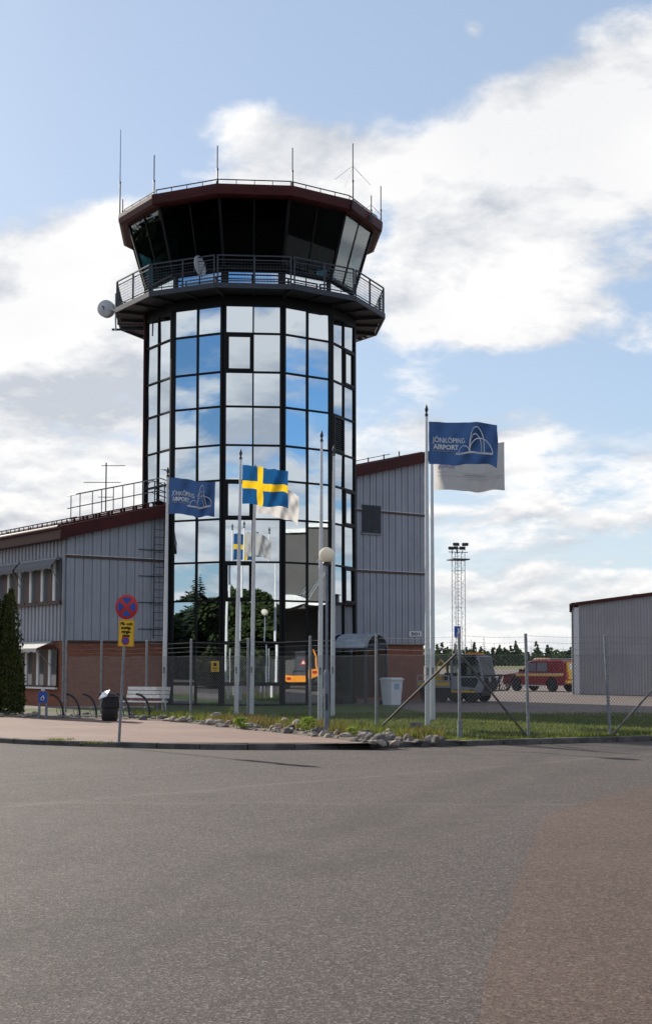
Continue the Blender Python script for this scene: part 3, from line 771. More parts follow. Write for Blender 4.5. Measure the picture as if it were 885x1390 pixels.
# wall ladder with hoops standing off the gable
b = MB(); lx0, lx1 = gl(203.5, 800).x, gl(217, 800).x; lz0, lz1 = gl(210, 868).z, gl(210, 655).z
for x in (lx0, lx1):
    b.tube([(x, -.32, lz0), (x, -.32, lz1), (x, .1, lz1 + .02), (x, .5, lz1 - .25)], .024, 6)
    z = lz0 + .4
    while z < zfas(lx0) - .2: b.bar((x - .0, -.32, z), (x, -.03, z), .03); b.bar((x - .55, -.06, z), (x + .0, -.06, z), .03); z += 1.05
z = lz0 + .15
while z < lz1 - .3: b.tube([(lx0, -.32, z), (lx1, -.32, z)], .014, 6); z += .3
b.build('wall_ladder', 'steel', bld)
# louvred vent and number plate
v0, v1 = gl(490.5, 685), gl(515.5, 725)
b = MB(); b.bb(v0.x, v1.x, -.10, -.045, v1.z, v0.z)
b.build('vent_louvre', 'steel', bld, None)
b = MB(); z = v1.z + .08
while z < v0.z - .08:
    b.bb(v0.x + .06, (v0.x + v1.x) / 2 - .02, -.115, -.101, z, z + .05); b.bb((v0.x + v1.x) / 2 + .02, v1.x - .06, -.115, -.101, z, z + .05); z += .09
b.build('vent_slats', 'graphite', bld, None)
b = MB(); b.bb(v0.x - .05, v1.x + .05, -.12, -.05, v1.z - .06, v1.z - .005); b.build('vent_sill', 'galv', bld, None)
s0, s1 = gl(554, 857), gl(570.5, 864.5)
b = MB(); b.bb(s0.x, s1.x, -.075, -.05, s1.z, s0.z); plate = b.build('number_sign', 'trimwhite', bld, None)
vs, fs = textmb('B01', 1.0, .004, .01); wv = max(v.x for v in vs); hv = max(v.y for v in vs)
k = (s1.x - s0.x) * .72 / wv; ky = (s0.z - s1.z) * .6 / hv
b = MB(); b.add([(s0.x + (s1.x - s0.x) * .14 + v.x * k, -.079 - v.z, s1.z + (s0.z - s1.z) * .2 + v.y * ky) for v in vs], fs); b.build('number_lettering', 'black', plate, None)
# windows of the left wall
def window_row(z0, z1, q0, q1, pitch, aw):
    q = q0
    while q < q1:
        f = MB(); pw = pitch * .60
        f.bb(-.10, -.052, q + pw, q + pitch - .002, z0, z1)
        f.bb(-.12, -.052, q, q + pw, z0 - .0, z0 + .07); f.bb(-.12, -.052, q, q + pw, z1 - .06, z1)
        w_ = f.build('window', 'brown', bld, None)
        g = MB(); g.bb(-.075, -.055, q + .0, q + pw, z0 + .07, z1 - .06); g.build('pane', 'curtain_glass', w_, None)
        g = MB(); g.bb(-.11, -.052, q + pw - .17, q + pw - .001, z0 + .07, z1 - .061); g.build('blind', 'trimwhite', w_, None)
        q += pitch
    f = MB(); f.bb(-.17, -.052, q0 - .1, q1 + .1, z0 - .07, z0 - .002); f.build('window_sill', 'trimwhite' if z0 < 2 else 'brown', bld, None)
zu0, zu1 = ll(60, 819.5).z, ll(60, 762).z
window_row(zu0, zu1, .25, 14, 1.08, 1)
zl0, zl1 = ll(50, 932.5).z, ll(50, 884).z
window_row(zl0, zl1 + .1, .55, 5.6, 1.08, 1)
def awning(q0, q1, z, drop, out, mm):
    f = MB(); f.tube([(-.16, q0, z), (-.16, q1, z)], .07, 10)
    a = MB(); n = 14
    for i in range(n):
        a0, a1 = q0 + (q1 - q0) * i / n, q0 + (q1 - q0) * (i + 1) / n
        a.add([(-.2, a0, z + .03), (-.2, a1, z + .03), (-.2 - out, a1, z - drop), (-.2 - out, a0, z - drop), (-.2, a0, z + .012), (-.2, a1, z + .012), (-.2 - out, a1, z - drop - .018), (-.2 - out, a0, z - drop - .018)],
              [(0, 1, 2, 3), (7, 6, 5, 4), (3, 2, 6, 7), (0, 3, 7, 4), (1, 5, 6, 2)])
        a.bb(-.2 - out - .012, -.2 - out, a0, a1, z - drop - .16 + .03 * (i % 2), z - drop - .02)
    o = f.build('awning', 'galv', bld); a.build('awning_fabric', mm, o, None)
    for qq in (q0 + .08, q1 - .08):
        g = MB(); g.tube([(-.1, qq, z - .95), (-.2 - out, qq, z - drop - .03)], .018, 6); g.build('awning_arm', 'galv', o)
cl = cloth('awning_cloth', (.62, .60, .57), .25); M['awn_shade'] = cloth('shaded_awning_cloth', (.20, .20, .21), .15); M['awn'] = cl  # upper awnings: their shade is put into a darker cloth colour
zaw = ll(80, 757).z
awning(.3, 3.7, zaw - .05, .26, .26, 'awn_shade'); awning(3.9, 7.4, zaw - .05, .26, .26, 'awn_shade'); awning(7.6, 11, zaw - .05, .26, .26, 'awn_shade')
awning(.75, 4.6, ll(50, 874).z + .02, .22, .62, 'awn')
f = MB(); f.tube([(-.09, -.09, .2), (-.09, -.09, zfas(0) + .1)], .045, 8); f.build('rain_pipe', 'galv', bld)

# arched porch on the tower's right-hand face
n2_, t2_ = fr(2)
pc = n2_ * AP
porch = thing('entrance_porch', 'small entrance porch with arched grey corrugated roof beside the tower', 'porch', TW @ Vector((pc.x, pc.y, 0)), ROT + R(-90 + 60))
# local x = outwards along the face normal, local y = along the face
PL, PH = 1.45, 1.05
zeav = at(500, 879, 53.9).z - .1; zrid = at(509, 860.8, 54.6).z - .1
b = MB(); na = 18
arc = [(-PH * math.cos(math.pi * i / na), zeav + (zrid - zeav) * math.sin(math.pi * i / na)) for i in range(na + 1)]
ns = 28
vs = []
for lay in (0, -.03):
    for j in range(ns + 1):
        xx = .05 + (PL - .05) * j / ns; rp2 = .018 * (j % 2)
        for (yy, z) in arc: vs.append((xx, yy * (1 + rp2 / PH), z + rp2 + lay))
m_ = na + 1; off = (ns + 1) * m_
fs = []
for o_ in (0, off):
    fs += [(o_ + j * m_ + i, o_ + j * m_ + i + 1, o_ + (j + 1) * m_ + i + 1, o_ + (j + 1) * m_ + i) for j in range(ns) for i in range(na)]
b.add(vs, fs); b.build('porch_roof', mat('porch_corrugated', (.30, .34, .38), .5, .3), porch, 50)
b = MB(); b.tube([(PL, yy, z - .02) for yy, z in arc], .05, 8); b.build('arch_rim', 'galv', porch)
b = MB()
for yy in (-PH, PH):
    b.bar((.1, yy, zeav - .06), (PL, yy, zeav - .06), .08)
for yy in (-PH, PH): b.bar((PL - .04, yy, 0), (PL - .04, yy, zeav), .10)
b.bar((PL - .04, -PH, zeav - .06), (PL - .04, PH, zeav - .06), .06)
b.build('porch_frame', 'steel', porch, None)
b = MB(); b.bb(.1, .16, -.5, .5, 0, 2.05); b.build('door', 'blackpaint', porch, None)
for yy in (-PH, PH):
    b = MB(); b.bb(.12, PL - .1, yy - .01, yy + .01, .25, zeav - .12); b.build('side_glazing', 'carglass', porch, None)
#==OBJECTS
# ================================================================== FLAGPOLES AND FLAGS
def flagpole(bx, by, tx, ty, label):
    p = gp(bx, by, .1); tp = at(tx, ty, p.y)
    H = tp.z - .1
    t = thing('flagpole', label, 'flagpole', p, 0, 'white flagpoles in front of the tower')
    lean = Vector((tp.x - p.x, 0, 0))
    b = MB(); b.tube([(0, 0, 0), lean * .5 + Vector((0, 0, H * .5)), lean * .96 + Vector((0, 0, H * .965))], [.072, .06, .036], 12); b.build('pole', 'pole', t)
    b = MB(); b.lathe([(.045, 0), (.045, .07), (.02, .09), (.028, .12), (.052, .18), (.036, .25), (.004, .34)], 12, lean * .96 + Vector((0, 0, H * .965))); b.build('finial', 'steel', t)
    b = MB(); b.bar((0, -.075, 1.35), (0, -.075, 1.55), .06, .05); b.bar((-.02, -.11, 1.36), (-.02, -.11, 1.54), .025); b.build('cleat', 'galv', t)
    b = MB(); b.tube([(.015, -.085, 1.5), lean * .5 + Vector((.015, -.08, H * .5)), lean * .95 + Vector((.015, -.05, H * .955))], .006, 4); b.build('halyard', 'trimwhite', t)
    return t, p, lean, H
class Flag:
    def __init__(s, pole, ztop, zbot, Lf, Hf, dirv, name, label, cat, amp=.10, fr_=1.4, ph=0, sag=0, curl=0, shear=0):
        t, p, lean, H = pole
        s.d = Vector(dirv).normalized(); s.n = Vector((-s.d.y, s.d.x, 0)); s.L, s.H = Lf, Hf
        s.amp, s.fr, s.ph, s.sag, s.curl, s.shear = amp, fr_, ph, sag, curl, shear
        s.z = ztop - .1
        o = lean * (s.z / H)
        s.t = thing(name, label, cat, p + Vector((o.x, 0, s.z)) + s.d * .06, 0)
    def pt(s, a, b, off=0):
        A = s.amp * (a ** .8) * s.L
        ph = 2 * math.pi * (s.fr * a + .22 * b) + s.ph
        wv = A * math.sin(ph) * .6 + .25 * A * math.sin(2.3 * ph + 1 + 2 * b) + .03 * math.sin(9 * b + 5 * a + s.ph) * a + .022 * a ** .5 * math.sin(2 * math.pi * (3.1 * a + 1.3 * b) + 2 * s.ph) + .012 * math.sin(2 * math.pi * (5.3 * a - 1.9 * b))
        x = s.L * a * (1 - s.curl * a * a * (.4 + .6 * b)) + .02 * math.cos(ph) * a + s.shear * a * b
        z = -b * s.H - s.sag * a * a * (1 - .35 * b) + .05 * math.sin(2 * math.pi * 1.25 * a + s.ph) * a ** .7 + .018 * math.sin(2 * math.pi * 3.1 * a + 4 * b) * a
        slope = A * .6 * 2 * math.pi * s.fr / s.L * math.cos(ph)
        nn = (s.n - s.d * slope).normalized()
        return s.d * x + s.n * wv + Vector((0, 0, z)) + nn * off
    def cloth(s, cellmat, mats, nx=48, ny=30, name='cloth'):
        b = MB(); vs = [s.pt(i / nx, j / ny) for j in range(ny + 1) for i in range(nx + 1)]
        w_ = nx + 1
        b.v = vs
        for j in range(ny):
            for i in range(nx):
                b.f.append((j * w_ + i, j * w_ + i + 1, (j + 1) * w_ + i + 1, (j + 1) * w_ + i)); b.mi.append(cellmat((i + .5) / nx, (j + .5) / ny))
        s.c = b.build(name, mats, s.t, 80, False); return s.c
    def marks(s, polys, name, mm):
        b = MB()
        for off in (-.012, .012):
            for vs, fs in polys: b.add([s.pt(min(max(x, 0), 1), y, off) for x, y in vs], fs)
        return b.build(name, mm, s.c, 80, False)
def lettering(txt, a0, a1, b0, b1, bold=0):
    vs, fs = textmb(txt, 1, 0, bold)
    x0, x1 = min(v.x for v in vs), max(v.x for v in vs); y1 = max(v.y for v in vs); cap = .73 if 'Ö' not in txt else y1
    vs2 = [(a0 + (a1 - a0) * (v.x - x0) / (x1 - x0), b1 - (b1 - b0) * v.y / y1) for v in vs]
    return vs2, fs
def arch(x0, x1, yb, yp, wd, n=26):
    cx, rx = (x0 + x1) / 2, (x1 - x0) / 2; vs = []; fs = []
    for i in range(n + 1):
        t = math.pi * i / n
        for k in (0, 1):
            vs.append((cx - (rx - k * wd * .6) * math.cos(t), yb - (yb - yp - k * wd * 1.3) * math.sin(t)))
        if i: fs.append((2 * i - 2, 2 * i - 1, 2 * i + 1, 2 * i))
    return vs, fs
def strip(x0, x1, y0, y1, n=14):
    vs = []; fs = []
    for i in range(n + 1):
        x = x0 + (x1 - x0) * i / n; vs += [(x, y0), (x, y1)]
        if i: fs.append((2 * i - 2, 2 * i - 1, 2 * i + 1, 2 * i))
    return vs, fs
def airport_marks(fl):
    fa = lambda x: (x - 60) / 715; fb = lambda y: (y - 80) / 435
    fl.marks([lettering('JÖNKÖPING', fa(95), fa(437), fb(226), fb(290), .022), lettering('AIRPORT', fa(102), fa(362), fb(308), fb(357), .05)], 'lettering', 'fprint')
    fl.marks([arch(fa(365), fa(487), fb(388), fb(314), .017), arch(fa(484), fa(648), fb(388), fb(122), .023), arch(fa(488), fa(617), fb(388), fb(198), .019), arch(fa(484), fa(724), fb(400), fb(243), .02), strip(fa(330), fa(722), fb(388), fb(408))], 'bridge_emblem', 'fprint')
    fl.marks([strip(fa(100) + i * .021, fa(100) + i * .021 + .014, fb(372), fb(387), 1) for i in range(15) if i != 6], 'small_lettering', 'fgrey')

p1 = flagpole(222.5, 972, 228, 636, 'white flagpole with a navy airport flag, left of the tower glass')
p2 = flagpole(320.5, 974, 327, 611, 'white flagpole flying the blue and yellow cross flag')
p3 = flagpole(341.5, 970, 346.5, 632, 'white flagpole close behind the blue and yellow flag, flying a white flag')
p4 = flagpole(434.5, 981, 436.7, 586, 'bare white flagpole directly behind the globe lamp, taller looking of two')
p5 = flagpole(451.5, 973, 453.3, 606, 'bare white flagpole just right of the globe lamp')
p6 = flagpole(580.5, 985, 578.8, 550, 'nearest white flagpole, flying the large navy airport flag by the building end')
p7 = flagpole(587.5, 979, 586, 578, 'white flagpole half hidden behind the nearest one, flying a white flag')
fd = lambda pole, y: at(300, y, pole[1].y).z
f = Flag(p6, fd(p6, 572), 0, 1.93, 1.17, (1, .12, 0), 'airport_flag', 'large navy airport flag spread out flat beside the building end', 'flag', .085, 1.35, 2.6, .03, .03)
f.cloth(lambda a, b: 0, ['fblue']); airport_marks(f)
f = Flag(p1, fd(p1, 648), 0, 1.62, 1.17, (.80, .42, 0), 'airport_flag', 'small rippled navy airport flag left of the tower glass', 'flag', .12, 1.5, .4, .10, .06)
f.cloth(lambda a, b: 0, ['fblue']); airport_marks(f)
f = Flag(p2, fd(p2, 631), 0, 1.52, 1.22, (.93, .36, 0), 'cross_flag', 'blue flag with a yellow cross, waving before the tower glass', 'flag', .17, 1.45, 1.2, .17, .05)
f.cloth(lambda a, b: 1 if (10 / 32 < a < 14 / 32 or .4 < b < .6) else 0, ['fswe', 'fyel'], 64, 40)
f = Flag(p3, fd(p3, 651), 0, 1.42, 1.12, (1, .1, 0), 'white_flag', 'crumpled white flag hanging behind the blue and yellow flag', 'flag', .15, 1.7, .8, .62, .06)
f.cloth(lambda a, b: 0, ['fwhite'])
f = Flag(p7, fd(p7, 600), 0, 2.12, 1.42, (1, .1, 0), 'white_flag', 'translucent white flag with faint print below the large navy flag', 'flag', .09, 1.5, .5, .03, .02)
f.cloth(lambda a, b: 0, ['fwhite'])
f.marks([strip(.04, .9, .62, .625), strip(.04, .98, .70, .706), strip(.45, .97, .745, .752), strip(.42, .75, .655, .672)], 'printed_lines', 'fgrey')
f.marks([arch(.06, .28, .56, .42, .03), arch(.10, .24, .56, .48, .03)], 'printed_emblem', 'fpurple')

# ================================================================== FENCE
fp = [(89, 968, 871), (137, 969, 870.5), (198.5, 971, 871), (259, 975, 869), (336.5, 978, 868), (421, 983, 865), (511, 991, 864), (624, 1002, 861), (717.5, 1001, 862), (828, 998, 865), (960, 994, 867), (1130, 990, 869)]
fence = thing('chain_link_fence', 'galvanised chain-link fence with barbed wire strands in front of the tower', 'fence', (0, 0, 0))
FPnt = []
for x, y, yt in fp:
    p = gp(x, y, .1); h = at(x, yt, p.y).z; FPnt.append((p, h))
    lx = {717.5: -.045, 828: -.09}.get(x, 0)
    b = MB(); b.tube([p, p + Vector((lx, 0, h - .1))], .036, 8); b.lathe([(.039, 0), (.039, .02), (.01, .035)], 8, p + Vector((lx, 0, h - .1))); b.build('post', 'galv', fence)
    if x == 624:
        b = MB(); b.tube([p, p + Vector((0, 0, .38))], .055, 8); b.build('post_sleeve', 'galv', fence)
for (ax, ay, bx, by, di, dj) in ((514, 990, 619, 888, 6, 7), (714, 998, 628, 893, 8, 7), (832, 997, 900, 921, 9, 10)):
    d0, d1 = FPnt[di][0].y, FPnt[dj][0].y
    b = MB(); b.tube([at(ax, ay, d0 - .05), at(bx, by, d1 - .05)], .026, 8); b.build('brace', 'brace', fence)
for i in range(len(FPnt) - 1):
    (p, hp), (q, hq) = FPnt[i], FPnt[i + 1]; d = q - p; L = d.length; d.normalize(); z0, z1 = .14, 1.98; H = z1 - z0
    b = MB(); sp = .085; s = -H; r_ = .0036; nrm = Vector((-d.y, d.x, 0))
    def wire(b, a, c):
        dd = (c - a).normalized(); u_ = nrm * r_; w_ = dd.cross(nrm) * r_
        b.add([a + u_, a + w_, a - u_, a - w_, c + u_, c + w_, c - u_, c - w_], [(0, 1, 5, 4), (1, 2, 6, 5), (2, 3, 7, 6), (3, 0, 4, 7)])
    while s < L:
        s0, s1 = max(s, 0), min(s + H, L)
        if s1 > s0 + .01:
            wire(b, p + d * s0 + Vector((0, 0, z0 - .1 + s0 - s)), p + d * s1 + Vector((0, 0, z0 - .1 + s1 - s)))
            wire(b, p + d * s0 + Vector((0, 0, z1 - .1 - (s0 - s))), p + d * s1 + Vector((0, 0, z1 - .1 - (s1 - s))))
        s += sp
    b.build('mesh_panel', 'wire', fence, None, False)
    for hz in (1.99, 2.12, 2.26, 2.40):
        b = MB(); a, c = p + Vector((0, 0, hz - .1)), q + Vector((0, 0, hz - .1 - random.uniform(0, .03)))
        m_ = a.lerp(c, .5) - Vector((0, 0, .03)); b.tube([a, m_, c], .0024, 4)
        if hz > 2:
            k = .1
            while k < L:
                w0 = a.lerp(c, k / L) - Vector((0, 0, .06 * (k / L) * (1 - k / L) * 2)); b.bar(w0 + Vector((0, 0, -.02)), w0 + Vector((.01, 0, .02)), .003); k += .12
        b.build('barbed_wire' if hz > 2 else 'top_wire', 'wire', fence, None)
def plate(mb, c, wd, ht, th=.006, mi=0): mb.box(c, (wd, th, ht), mi)
# yellow notice hung on the mesh
c = at(292, 905, gp(292, 976, .1).y - .03)
t = thing('warning_notice', 'small yellow warning notice hanging on the fence mesh', 'sign', c)
b = MB(); plate(b, (0, 0, 0), .24, .32); b.build('plate', 'signyellow', t, None)
b = MB(); b.box((0, -.006, .06), (.10, .004, .10)); b.box((0, -.006, -.05), (.16, .004, .03)); b.box((0, -.006, -.11), (.13, .004, .02)); b.build('print', 'black', t, None)

# ================================================================== STREET FURNITURE
def lamp(p, h, label, dark=False):
    t = thing('street_lamp', label, 'street lamp', p)
    b = MB(); b.tube([(0, 0, 0), (0, 0, 1.42)], .062, 12); b.lathe([(.062, 0), (.062, .02), (.036, .10)], 12, (0, 0, 1.42)); b.tube([(0, 0, 1.5), (0, 0, h - .36)], .034, 10); b.build('pole', 'polegrey', t)
    b = MB(); b.bb(-.03, .03, -.066, -.055, .55, .95); b.build('hatch', 'steel', t, None)
    b = MB(); b.lathe([(.034, 0), (.10, .02), (.10, .06), (.07, .10)], 14, (0, 0, h - .44)); b.build('collar', 'blackpaint', t)
    b = MB(); prof = [(.19 * math.sin(math.pi * i / 14) + 1e-4, -.19 * math.cos(math.pi * i / 14)) for i in range(1, 15)]
    b.lathe(prof, 24, (0, 0, h - .19)); b.build('globe', 'globe', t, 80)
    b = MB(); b.lathe([(.07, 0), (.085, .05), (.085, .16), (.05, .20)], 12, (0, 0, h - .36)); b.build('lamp_holder', 'dish', t)
    return t
lb = gp(443.5, 996, .1); lamp(lb, at(445, 743, lb.y).z - .1, 'grey street lamp with round opal globe by the stones')
# no stopping sign
sb = gp(161.5, 1009, .1); sdep = sb.y
t = thing('traffic_sign', 'round blue and red no-stopping sign with yellow plate below on a leaning pole', 'traffic sign', sb)
tp = at(172, 812, sdep) - sb
b = MB(); b.tube([(0, 0, 0), tp], .030, 10); b.build('pole', 'galv', t)
dc = at(172, 824, sdep - .06) - sb; lx = tp.x / tp.z
tilt = Matrix.Rotation(math.atan(lx) * .8, 4, 'Y'); faceR = Matrix.Rotation(R(-16), 4, 'Z')
DM = Matrix.Translation(dc) @ faceR @ tilt
rS = .255
b = MB(); b.lathe([(rS, -.012), (rS + .006, 0), (rS, .004)], 32, (0, 0, 0), 0, (0, -1, 0)); o = b.build('disc', 'signred', t); o.matrix_local = DM
b = MB()
for q in range(4):
    c0 = q * math.pi / 2; e = .22; pts = []
    for i in range(9):
        a = c0 - math.pi / 4 + e + (math.pi / 2 - 2 * e) * i / 8; pts.append((rS * .80 * math.sin(a), rS * .80 * math.cos(a)))
    pts.append((.052 * math.sin(c0), .052 * math.cos(c0)))
    b.extr(pts, (0, -.0055, 0), (1, 0, 0), (0, 0, 1), (0, -.003, 0))
q_ = b.build('blue_field', 'blue', o, None)
b = MB(); pc_ = at(171.5, 859.5, sdep - .06) - sb; wd = 23 / FPX * sdep; ht = 36.5 / FPX * sdep
b.box((0, 0, 0), (wd, .01, ht)); o2 = b.build('yellow_plate', 'signyellow', t, None); o2.matrix_local = Matrix.Translation(pc_) @ faceR @ tilt
b = MB(); e = .014
for (cx, cz, w_, h_) in ((0, ht / 2 - .012, wd - .02, e * .5), (0, -ht / 2 + .012, wd - .02, e * .5), (-wd / 2 + .012, 0, e * .5, ht - .02), (wd / 2 - .012, 0, e * .5, ht - .02)): b.box((cx, -.0065, cz), (w_, .003, h_))
b.build('border', 'signred', o2, None)
b = MB()
for i, tx in enumerate(('På- och', 'avstig-', 'nings-', 'plats')):
    vs, fs = textmb(tx, .092, .001, .004); x1 = max(v.x for v in vs)
    b.add([(v.x - x1 / 2, -.007 - v.z, .165 - i * .083 + v.y) for v in vs], fs)
b.build('lettering', 'black', o2, None)
b = MB(); b.lathe([(.092, -.003), (.092, .003)], 24, (-.01, -.008, -.165), 0, (0, -1, 0)); o3 = b.build('small_disc', 'signred', o2)
b = MB(); b.lathe([(.070, -.002), (.070, .002)], 24, (-.01, -.0125, -.165), 0, (0, -1, 0)); b.build('small_disc_blue', 'blue', o2)
b = MB(); b.bar((-.06, -.0155, -.115), (.04, -.0155, -.215), .018, .003, (0, 1, 0)); b.build('small_disc_slash', 'signred', o2, None)
# bench
bp_ = gp(198, 972, .1)
t = thing('park_bench', 'slatted bench with pale boards facing the pavement beside the litter bin', 'bench', bp_, R(-24))
for i, (yy, zz_) in enumerate(((-.30, .45), (-.16, .445), (-.02, .45))):
    b = MB(); b.bb(-.78, .78, yy - .06, yy + .06, zz_ - .018, zz_ + .018); b.build('seat_slat', 'wood', t, None)
for i in range(3):
    z0 = .56 + i * .125; yy = .11 + i * .035
    b = MB(); b.box((0, yy, z0 + .05), (1.56, .03, .105)); b.build('back_slat', 'wood', t, None)
for sx in (-.62, .62):
    b = MB(); b.tube([(sx, -.34, .0), (sx, -.32, .42), (sx, .02, .42), (sx, .14, .5), (sx, .24, .95)], .022, 8); b.tube([(sx, .0, .42), (sx, .2, 0)], .022, 8)
    b.build('leg', 'polegrey', t)
# litter bin
bp_ = gp(149, 979, .1)
t = thing('litter_bin', 'black bag-lined litter bin with a tilted pale lid', 'litter bin', bp_, R(-18))
b = MB(); b.lathe([(.20, 0), (.24, .06), (.235, .5), (.21, .72), (.15, .80)], 16, (0, 0, 0)); b.build('body', 'blackpaint', t)
b = MB(); b.lathe([(.245, 0), (.28, .04), (.25, .2), (.235, .3), (.27, .33), (.22, .36)], 11, (.02, 0, .36)); b.build('bin_bag', 'rubber', t, 15)
b = MB(); b.M = Matrix.Translation((-.12, -.12, .76)) @ Matrix.Rotation(R(38), 4, 'X') @ Matrix.Rotation(R(-20), 4, 'Y'); b.bb(-.14, .14, -.15, .15, -.012, .012); b.M = None; b.build('lid', 'white', t, None)
# bicycle rack: curved hoops on rails
bp_ = gp(66, 975, .1)
t = thing('bicycle_rack', 'long bicycle rack with curved black hoops along the brick wall', 'bicycle rack', bp_, R(4))
for i in range(6):
    x0 = .02 + i * .50
    if i == 5: x0 += .12
    b = MB(); pts = []
    for k in range(10):
        a = R(90 * k / 9); pts.append((x0 + .42 * math.sin(a) , .0, (.72 * math.cos(a) ** .8) if k < 9 else 0))
    b.tube(pts, .034, 8); b.build('hoop', 'blackpaint', t)
    b = MB(); ring = [(x0 + .30 + .06 * math.cos(R(a)), -.12 - .16 * math.sin(R(a)) , .20 + .13 * math.sin(R(a))) for a in range(0, 360, 30)]
    b.tube(ring, .010, 5, 0, True); b.build('wheel_holder', 'galv', t)
b = MB(); b.bar((-.1, .02, .33), (3.2, .02, .33), .05, .035); b.bar((-.1, -.2, .06), (3.2, -.2, .06), .04); b.build('rail', 'galv', t, None)
# small blue parking information stand
bp_ = gp(58, 976, .1)
t = thing('information_stand', 'low blue information plate on two grey posts by the bicycle rack', 'sign', bp_, R(-8))
for sx in (-.11, .11):
    b = MB(); b.bar((sx, 0, 0), (sx, 0, .82), .06); b.build('post', 'polegrey', t, None)
b = MB(); b.bb(-.13, .13, -.05, -.031, .48, .80); o = b.build('plate', 'blue', t, None)
b = MB(); ring = [(.0 + .05 * math.cos(R(a)), -.056, .60 + .05 * math.sin(R(a))) for a in range(0, 360, 30)]
b.tube(ring, .008, 5, 0, True); b.bar((-.05, -.056, .60), (.03, -.056, .70), .014); b.bar((.03, -.056, .70), (.06, -.056, .60), .014); b.build('pictogram', 'trimwhite', o)
b = MB(); b.bb(-.05, .05, -.04, .04, .83, .90); b.build('reflector', 'dish', t, None)
# white wheelie bin
bp_ = gp(531.5, 957, .1)
t = thing('wheelie_bin', 'pale wheelie bin standing against the brick wall beside the arched porch', 'bin', bp_, BR)
b = MB(); z = [(.24, 0), (.30, .98)]
vs = [(i * r0, j * r0 * 1.15, zz_) for r0, zz_ in z for i, j in ((-1, -1), (1, -1), (1, 1), (-1, 1))]
b.add(vs, [(3, 2, 1, 0), (4, 5, 6, 7), (0, 1, 5, 4), (1, 2, 6, 5), (2, 3, 7, 6), (3, 0, 4, 7)]); b.build('body', 'white', t, None)
b = MB(); b.bb(-.33, .33, -.40, .38, .982, 1.04); b.bb(-.28, .28, -.34, .34, 1.04, 1.08); b.build('lid', 'white', t, None)
for sx in (-.25, .25):
    b = MB(); b.lathe([(.09, -.03), (.09, .03)], 14, (sx, .36, .09), 0, (1, 0, 0)); b.build('wheel', 'rubber', t)
b = MB(); b.bb(-.12, .10, -.355, -.325, .62, .84); b.build('sticker', mat('sticker_blue', (.25, .42, .62), .5), t, None)

# ================================================================== STONES, PLANTS, GRASS
def rockmesh(seed, mm):
    rr = random.Random(seed); bm = bmesh.new(); bmesh.ops.create_icosphere(bm, subdivisions=3, radius=1)
    from mathutils import noise as ns
    sx, sy, sz = rr.uniform(.8, 1.2), rr.uniform(.7, 1.0), rr.uniform(.55, .8); o = Vector((seed * 3.7, seed * 1.3, 0))
    cuts = [(Vector((rr.gauss(0, 1), rr.gauss(0, 1), rr.gauss(0, .8))).normalized(), rr.uniform(.5, .8)) for _ in range(11)]
    for v in bm.verts:
        c = v.co.copy()
        for n, dd in cuts:
            k = c.dot(n)
            if k > dd: c -= n * (k - dd) * .85
        c *= 1 + .16 * ns.noise(c * 1.7 + o) + .06 * ns.noise(c * 5 + o)
        v.co = Vector((c.x * sx, c.y * sy, c.z * sz))
    me = bpy.data.meshes.new('stone'); bm.to_mesh(me); bm.free(); me.materials.append(M[mm])
    me.polygons.foreach_set('use_smooth', [True] * len(me.polygons)); me.set_sharp_from_angle(angle=R(32)); return me
RM = [rockmesh(i + 1, 'rock') for i in range(7)] + [rockmesh(20 + i, 'rockdark') for i in range(3)]
def stone(p, r, me, label, group, name='stone'):
    o = bpy.data.objects.new(name, me); col.objects.link(o); o.location = p + Vector((0, 0, r * .12)); o.scale = (r, r, r)
    o.rotation_euler = (random.uniform(-.25, .25), random.uniform(-.25, .25), random.uniform(0, 6.28)); return tag(o, label, 'stone', group)
BIG = [(294, 978, 13.5, 0, 'large pale boulder at the fence foot right of the bench'), (317.5, 984, 12, 8, 'flat brown boulder beside a bright green plant'),
       (386, 983, 11.5, 2, 'rounded boulder left of the bluish boulder near the lamp'), (404.5, 988, 14, 3, 'bluish boulder just left of the street lamp foot'),
       (528, 998, 11, 4, 'pinkish rounded boulder at the foot of the sloping fence brace'), (563.5, 993, 14, 7, 'large dark boulder before the nearest flagpole'),
       (583, 1004, 9, 5, 'low grey boulder by the kerb below the nearest flagpole'), (249, 977, 8, 1, 'angular stone at the fence post behind the bench end')]
for x, y, rp_, mi, lab in BIG:
    p = gp(x, y, .1); stone(p, rp_ / FPX * p.y, RM[mi], lab, None, 'boulder')
def bedpt(t, s):                    # along the bed, and across it from pavement (0) to grass (1)
    n = len(RB) - 5
    xs = 180 + t * (600 - 180)
    def yint(tab, x):
        for (x0, y0), (x1, y1) in zip(tab, tab[1:]):
            if x0 <= x <= x1: return y0 + (y1 - y0) * (x - x0) / (x1 - x0)
        return tab[-1][1]
    fy = yint(RB[4:] + [(600, 1008)], xs); by = yint([(170, 971), (215, 972), (260, 974.5), (320, 977), (380, 981), (440, 986), (500, 991), (560, 996), (640, 1007)], xs)
    return gp(xs, fy + (by - fy) * s, .1)
for i in range(190):
    tt = random.random(); p = bedpt(tt, random.uniform(-.02, .55) ** 1.0 if True else 0)
    r = random.choice((.045, .055, .07, .09, .12, .16, .20)) * random.uniform(.75, 1.15)
    stone(p, r, random.choice(RM), 'small grey stone in the stone edging behind the brick pavement', 'stones edging the pavement')
for i in range(26):
    p = gp(random.uniform(-10, 118), random.uniform(970, 975), .1)
    stone(p, random.uniform(.07, .16), random.choice(RM), 'small stone in the soil strip under the bicycle rack', 'stones under the bicycle rack')
